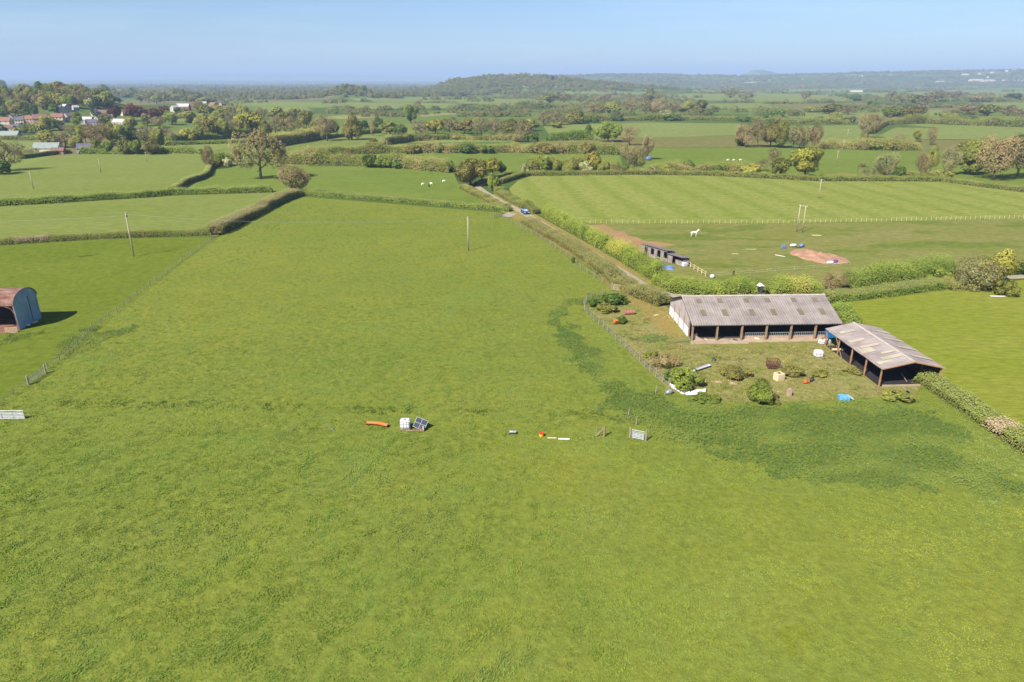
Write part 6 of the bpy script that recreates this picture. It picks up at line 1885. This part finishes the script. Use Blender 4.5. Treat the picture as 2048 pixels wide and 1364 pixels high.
def person():
    p = at(1466, 553)
    t = thing("person", "person in dark clothes standing at the near edge of the paddock", "person", (p.x, p.y, 0), -2.2)
    M_d = pm("dark_clothes", (.018, .018, .022), (.03, .03, .035), 4, .9)
    M_s = pm("skin", L(214, 170, 146, 0.6), L(200, 154, 130, 0.6), 6, .6)
    J = [((0, 0, .92), (.15, .12)), ((0, 0, 1.15), (.16, .12)), ((0, .01, 1.38), (.18, .12)), ((0, 0, 1.5), (.065, .065)), ((0, .02, 1.6), (.08, .095)), ((0, .02, 1.7), (.075, .09)),
         ((.1, 0, .85), (.095, .1)), ((.11, .04, .47), (.062, .065)), ((.12, 0, .1), (.045, .05)), ((.13, .12, .05), (.04, .04)),
         ((-.1, 0, .85), (.095, .1)), ((-.11, 0, .47), (.062, .065)), ((-.13, -.06, .1), (.045, .05)), ((-.14, .06, .05), (.04, .04)),
         ((.2, 0, 1.4), (.065, .065)), ((.26, .0, 1.12), (.046, .046)), ((.25, .12, .9), (.034, .034)), ((.25, .17, .82), (.03, .042)),
         ((-.2, 0, 1.4), (.065, .065)), ((-.26, .02, 1.12), (.046, .046)), ((-.24, .14, .9), (.034, .034)), ((-.24, .19, .82), (.03, .042))]
    E = [(0, 1), (1, 2), (2, 3), (3, 4), (4, 5), (0, 6), (6, 7), (7, 8), (8, 9), (0, 10), (10, 11), (11, 12), (12, 13), (2, 14), (14, 15), (15, 16), (16, 17), (2, 18), (18, 19), (19, 20), (20, 21)]
    skin_body("body", J, E, M_s, t, 0)
    JC = [(a, (r[0] * 1.14, r[1] * 1.14)) for a, r in J]
    C = [JC[i] for i in (0, 1, 2)] + [JC[i] for i in (14, 15, 16)] + [JC[i] for i in (18, 19, 20)]
    skin_body("jacket", C, [(0, 1), (1, 2), (2, 3), (3, 4), (4, 5), (2, 6), (6, 7), (7, 8)], M_d, t, 0)
    C = [JC[i] for i in (0, 6, 7, 8, 10, 11, 12)]
    skin_body("trousers", C, [(0, 1), (1, 2), (2, 3), (0, 4), (4, 5), (5, 6)], M_d, t, 0)
    vs = []
    hair = MB().tube([(0, .0, 1.63), (0, .0, 1.72), (0, .01, 1.8)], [.1, .105, .05], 12).build("hair", pm("dark_hair", (.03, .02, .015), None, 6, .8), t, smooth=True)
    for sx, (hx, hy, hz) in ((1, (.25, .17, .8)), (-1, (-.24, .19, .8))):                 # fingers hang a little curled
        f = MB()
        for k, ln in enumerate((.07, .08, .075, .06)):
            y = hy - .03 + k * .02
            f.tube([(hx, y, hz), (hx - sx * .005, y, hz - ln * .6), (hx - sx * .02, y + .003, hz - ln)], [.009, .008, .006], 5)
        f.tube([(hx, hy + .035, hz + .03), (hx - sx * .015, hy + .06, hz - .01), (hx - sx * .02, hy + .06, hz - .035)], [.011, .009, .007], 5)
        f.build("fingers", M_s, t)
    MB().box((0, .115, 1.64), (.03, .03, .04)).build("nose", M_s, t)
    for x in (-.085, .085): MB().box((x, .02, 1.64), (.02, .04, .06)).build("ear", M_s, t)
person()

def sheep(spots):
    M_w = pm("fleece", L(238, 232, 214, 0.8), L(216, 208, 190, 0.8), 4, 1.0)
    M_f = pm("sheep_face", L(70, 62, 56, 0.5), L(50, 44, 40, 0.5), 4, .9)
    for px, py, rz, lab, dark in spots:
        p = at(px, py)
        t = thing("sheep", lab, "sheep", (p.x, p.y, 0), rz, "sheep grazing in the fields", (1.15,) * 3)
        J = [((-.42, 0, .62), (.24, .25)), ((0, 0, .64), (.28, .29)), ((.38, 0, .64), (.24, .25)), ((.6, 0, .76), (.11, .13)), ((.74, 0, .74), (.085, .095)), ((.88, 0, .62), (.05, .055)),
             ((-.42, .14, .36), (.07, .07)), ((-.46, .14, .2), (.04, .04)), ((-.42, .14, .02), (.04, .04)), ((-.42, -.14, .36), (.07, .07)), ((-.46, -.14, .2), (.04, .04)), ((-.42, -.14, .02), (.04, .04)),
             ((.36, .13, .34), (.06, .06)), ((.36, .13, .02), (.038, .038)), ((.36, -.13, .34), (.06, .06)), ((.36, -.13, .02), (.038, .038))]
        E = [(0, 1), (1, 2), (2, 3), (3, 4), (4, 5), (0, 6), (6, 7), (7, 8), (0, 9), (9, 10), (10, 11), (2, 12), (12, 13), (2, 14), (14, 15)]
        skin_body("body", J, E, M_f if dark else M_w, t, 1)
        for y in (-.09, .09): MB().tube([(.7, y, .8), (.68, y * 1.8, .78)], [.03, .008], 5).build("ear", M_f, t)
sheep([(845, 371, 0.3, "white sheep furthest to the left in the centre pasture", False), (858, 374, 1.8, "dark sheep in the middle of the centre pasture's little flock", True),
       (863, 370, 2.6, "pale sheep just behind the dark one in the centre pasture", False), (887, 365, 0.2, "white sheep grazing apart, nearest the lane bend", False),
       (1455, 322, 0.1, "first of three sheep in the far green meadow, left one", False), (1467, 322, 0.4, "middle one of three sheep in the far green meadow", False), (1481, 322, 3.0, "right one of three sheep in the far green meadow", False)])

# ------------------------------------------------------------------ village houses
H_W = {'white': pm("white_render", L(236, 230, 222, 0.47), L(220, 212, 204, 0.47), .5, .9), 'cream': pm("cream_render", L(226, 208, 180, 0.75), L(208, 190, 164, 0.75), .5, .9),
       'stone': pm("brown_stone", L(196, 168, 138, 0.65), L(172, 146, 120, 0.65), .7, .95), 'brick': pm("house_brick", L(186, 132, 108, 0.6), L(166, 116, 96, 0.6), .7, .95), 'grey': pm("grey_sheet_wall", L(170, 178, 182, 0.65), L(150, 158, 164, 0.65), .5, .8)}
H_R = {'orange': pm("orange_tiles", L(178, 132, 110, 0.5), L(156, 114, 96, 0.5), .6, .95), 'slate': pm("slate_roof", L(128, 122, 140, 0.5), L(106, 102, 120, 0.5), .6, .8), 'brown': pm("brown_tiles", L(156, 124, 110, 0.55), L(132, 106, 96, 0.55), .6, .95),
       'pale': pm("pale_roof", L(232, 226, 222, 0.5), L(212, 206, 204, 0.5), .4, .6), 'green': pm("grey_green_sheets", L(160, 172, 164, 0.6), L(140, 152, 146, 0.6), .4, .8)}
M_pane = pm("window_glass", (.05, .06, .08), (.07, .08, .1), .5, .15, spec=.7)
M_door = pm("house_door", (.12, .07, .05), None, 2, .6)
_hp = {}
def house(px, py, Ln, W, H, wall, roof, rz, label, group="houses of the village", chim=1, z0=0.0, name="house", cat="house", win=True):
    p = at(px, py)
    t = thing(name, label, cat, p, rz, group, (.88, .88, .88))
    r = H + W * 0.42
    MB().prism([(-W / 2, -1.5), (W / 2, -1.5), (W / 2, H), (0, r - .1), (-W / 2, H)], -Ln / 2, Ln / 2).build("wall", H_W[wall], t)
    rf = MB().prism([(-W / 2 - .35, H - .25), (0, r), (W / 2 + .35, H - .25), (W / 2 + .35, H - .05), (0, r + .22), (-W / 2 - .35, H - .05)], -Ln / 2 - .25, Ln / 2 + .25).build("roof", H_R[roof], t)
    for k in range(chim):
        x = Ln * (.42 if k == 0 else -.42)
        MB().box((x, 0, r + .5), (.7, .7, 1.7)).build("chimney", H_W['brick'], rf)
    if win:
        for y in (-W / 2 - .03,):
            for x in (-Ln * .3, 0, Ln * .3):
                for z in ((1.3, H - 1.1) if H > 4 else (1.4,)):
                    if x == 0 and z == 1.3:
                        MB().box((x, y, 1.0), (1.0, .08, 2.0)).build("door", M_door, t)
                    else:
                        f = MB().box((x, y, z), (1.3, .06, 1.2)).build("window", H_W['white'], t)
                        MB().box((x, y - .04, z), (1.05, .05, .95)).build("pane", M_pane, f)
        for y in (-W * .2, W * .2):
            f = MB().box((Ln / 2 + .03, y, H - 1.0), (.06, 1.1, 1.1)).build("window", H_W['white'], t)
            MB().box((Ln / 2 + .07, y, H - 1.0), (.05, .9, .9)).build("pane", M_pane, f)
    return t
for a in [
    (8, 252, 17, 8, 5, 'white', 'orange', 0.05, "long white cottage with an orange roof at the village's left end"),
    (29, 247, 7, 7, 5.5, 'white', 'slate', 1.35, "white gabled house with a slate roof beside the long orange-roofed cottage"),
    (42, 249, 8, 7, 4.5, 'cream', 'slate', 0.3, "cream house with a violet-grey slate roof near the village's left end"),
    (18, 262, 9, 6, 3.2, 'cream', 'brown', 0.4, "low cream outbuilding below the long orange-roofed cottage"),
    (38, 260, 8, 6, 3, 'white', 'slate', 0.2, "low white bungalow below the slate-roofed cream house"),
    (60, 247, 11, 7, 4.5, 'stone', 'orange', 0.1, "stone house with an orange-brown roof left of the tall brown house"),
    (84, 250, 13, 9, 6.5, 'stone', 'brown', 0.5, "tall brown stone house with two chimneys"),
    (60, 262, 9, 6, 3, 'stone', 'brown', 0.3, "low stone shed in front of the tall brown house"),
    (118, 245, 11, 8, 5.5, 'cream', 'orange', 0.25, "house with a bright orange-red roof in the middle of the village"),
    (140, 243, 9, 7, 5.5, 'white', 'brown', 1.2, "white gabled house right behind the bright orange-red roof"),
    (123, 226, 12, 8, 4.5, 'white', 'slate', -0.7, "hillside house with a dark slate roof"),
    (133, 223, 11, 8, 4.5, 'white', 'pale', -0.7, "hillside house with a dazzling pale roof"),
    (152, 222, 6, 5, 4, 'white', 'pale', 0.9, "tiny white house right of the dazzling pale roof"),
    (176, 248, 11, 7, 4, 'white', 'pale', 0.05, "white house with a flat pale front below the slim dark conifer"),
    (185, 252, 10, 7, 3.5, 'white', 'slate', 0.3, "slate-roofed white bungalow below the slim dark conifer"),
    (199, 246, 7, 6, 4.5, 'white', 'slate', 1.2, "small white gabled house left of the purple beeches"),
    (191, 233, 6, 6, 5, 'white', 'slate', 1.3, "white gable end peeping out beside the slim dark conifer"),
    (208, 233, 12, 7, 4, 'cream', 'brown', 0.3, "brown-roofed house behind the first purple tree"),
    (219, 240, 8, 6, 3.5, 'cream', 'brown', 0.5, "cream cottage below the first purple tree"),
    (241, 250, 15, 7, 3, 'white', 'pale', -0.35, "long low hall with a pale roof in front of the purple beeches"),
    (250, 232, 7, 6, 4.5, 'cream', 'orange', 0.9, "cream house between the first two purple trees"),
    (285, 232, 9, 7, 4.5, 'stone', 'orange', 0.4, "orange-roofed stone house between the purple beeches"),
    (296, 243, 7, 6, 4, 'white', 'brown', 1.0, "white-fronted cottage below the third purple tree"),
    (312, 238, 12, 8, 4.5, 'stone', 'brown', 0.2, "stone house half hidden by the last purple beech"),
    (346, 238, 14, 7, 3, 'cream', 'brown', -0.6, "long brown-roofed shed right of the last purple beech"),
    (351, 224, 9, 7, 5, 'white', 'pale', 1.2, "white gabled house at the left of the far hamlet"),
    (368, 221, 16, 8, 5, 'brick', 'pale', 0.05, "brick house with a long white roof in the far hamlet"),
    (394, 218, 14, 8, 4.5, 'brick', 'brown', 0.1, "brown-roofed house in the middle of the far hamlet"),
    (409, 211, 9, 7, 4.5, 'white', 'pale', 0.3, "white house at the back of the far hamlet"),
    (427, 215, 14, 9, 5, 'stone', 'orange', -0.5, "pink-roofed house towards the right of the far hamlet"),
    (446, 214, 10, 8, 5.5, 'stone', 'slate', 1.0, "slate gabled house at the right end of the far hamlet")]:
    house(*a[:7], a[7], a[8], chim=2 if 'two chimneys' in a[8] else 1)
house(17, 277, 20, 8, 2.6, 'grey', 'green', 0.03, "grey-green roofed shed below the village's left end", None, 0, name="farm_shed", cat="shed", win=False)
house(98, 306, 16, 8, 3.4, 'cream', 'green', 0.12, "farm shed with a pale grey-green roof at the corner of the upper meadow", None, 0, name="farm_shed", cat="shed", win=False)
house(118, 308, 8, 4, 2.4, 'brick', 'brown', 0.1, "pink lean-to beside the pale grey-green farm shed", None, 0, name="farm_shed", cat="shed", win=False)
house(177, 305, 12, 7, 3, 'grey', 'slate', 0.3, "dark slate-roofed shed among the trees below the village", None, 0, name="farm_shed", cat="shed", win=False)

# farther houses on the hills: a wall and a roof each
def far_house(px, py, wpx, label, wall='white', roof='brown', group="far houses on the hills", long=1.0, hk=1.0):
    p = at(px, py)
    w = wpx * mpp(p)
    t = thing("house", label, "house", p, RNG.uniform(-.5, .5), group)
    H, W, Ln = w * .42 * hk, w * .62, w * long
    k2 = .38 * hk
    MB().prism([(-W / 2, -2), (W / 2, -2), (W / 2, H), (0, H + W * k2), (-W / 2, H)], -Ln / 2, Ln / 2).build("wall", H_W[wall], t)
    MB().prism([(-W / 2 - .3, H - .1), (0, H + W * k2 + .1), (W / 2 + .3, H - .1), (W / 2 + .3, H + .3), (0, H + W * k2 + .6), (-W / 2 - .3, H + .3)], -Ln / 2 - .2, Ln / 2 + .2).build("roof", H_R[roof], t)
seq = [(794, 187, 4, 'cream'), (803, 186, 5, 'cream'), (811, 186, 5, 'cream'), (823, 186, 5, 'stone'), (838, 181, 4, 'white'), (850, 183, 7, 'white'), (860, 181, 4, 'white'), (873, 187, 4, 'cream'), (890, 188, 3, 'white'), (911, 180, 8, 'cream'), (921, 180, 6, 'stone'), (928, 178, 3, 'white'),
       (963, 186, 3, 'white'), (1017, 178, 5, 'white'), (1022, 187, 6, 'grey'), (1034, 186, 8, 'cream'), (1048, 174, 4, 'white'), (1064, 171, 6, 'cream'), (1078, 172, 7, 'cream'), (1112, 174, 4, 'white'), (1128, 171, 3, 'white'), (1137, 174, 9, 'stone'), (1160, 172, 5, 'stone'), (1219, 180, 5, 'white'), (1062, 154, 3, 'white'), (1030, 153, 8, 'brick')]
tot = len(seq)
for i, (px, py, w, wl_) in enumerate(sorted(seq)):
    far_house(px, py, w, f"{ordw(i)} house from the left along the foot of the wooded middle hill", wl_, 'brown' if wl_ != 'white' else 'slate')
seq = [(1352, 163, 4), (1410, 175, 3), (1450, 176, 3), (1605, 160, 3), (1858, 168, 8), (1880, 166, 13), (1900, 166, 6), (1952, 164, 20), (1978, 164, 16), (2010, 164, 14), (2022, 163, 9), (2040, 163, 8), (1930, 150, 9), (1958, 149, 5), (1984, 147, 6), (1975, 156, 4), (1985, 151, 4), (2013, 143, 5), (2027, 142, 6), (2036, 142, 4), (1725, 154, 10)]
for i, (px, py, w) in enumerate(sorted(seq)):
    far_house(px, py, w, f"{ordw(i)} pale house from the left along the hazy ridge on the right", 'cream', 'pale', "pale houses on the hazy ridge", 1.3 if w > 8 else 1.0, 0.4 if w > 7 else 0.8)
far_house(1500, 167, 14, "long white factory roof below the hazy knoll", 'white', 'pale', None, 1.6, 0.3)
far_house(1712, 184, 18, "pale arched-looking barn roof in the far meadows on the right", 'cream', 'pale', None, 1.2, 0.3)
far_house(738, 193, 5, "left cottage at the foot of the round green hillock", 'stone', 'orange', None)
far_house(747, 191, 4, "right cottage at the foot of the round green hillock", 'stone', 'brown', None)
far_house(638, 168, 22, "long white glasshouse range far out on the blue plain", 'white', 'pale', None, 1.6, 0.1)
far_house(475, 189, 6, "left white farmhouse out on the plain right of the hamlet", 'white', 'pale', None)
far_house(502, 190, 7, "right white farmhouse out on the plain right of the hamlet", 'white', 'pale', None)
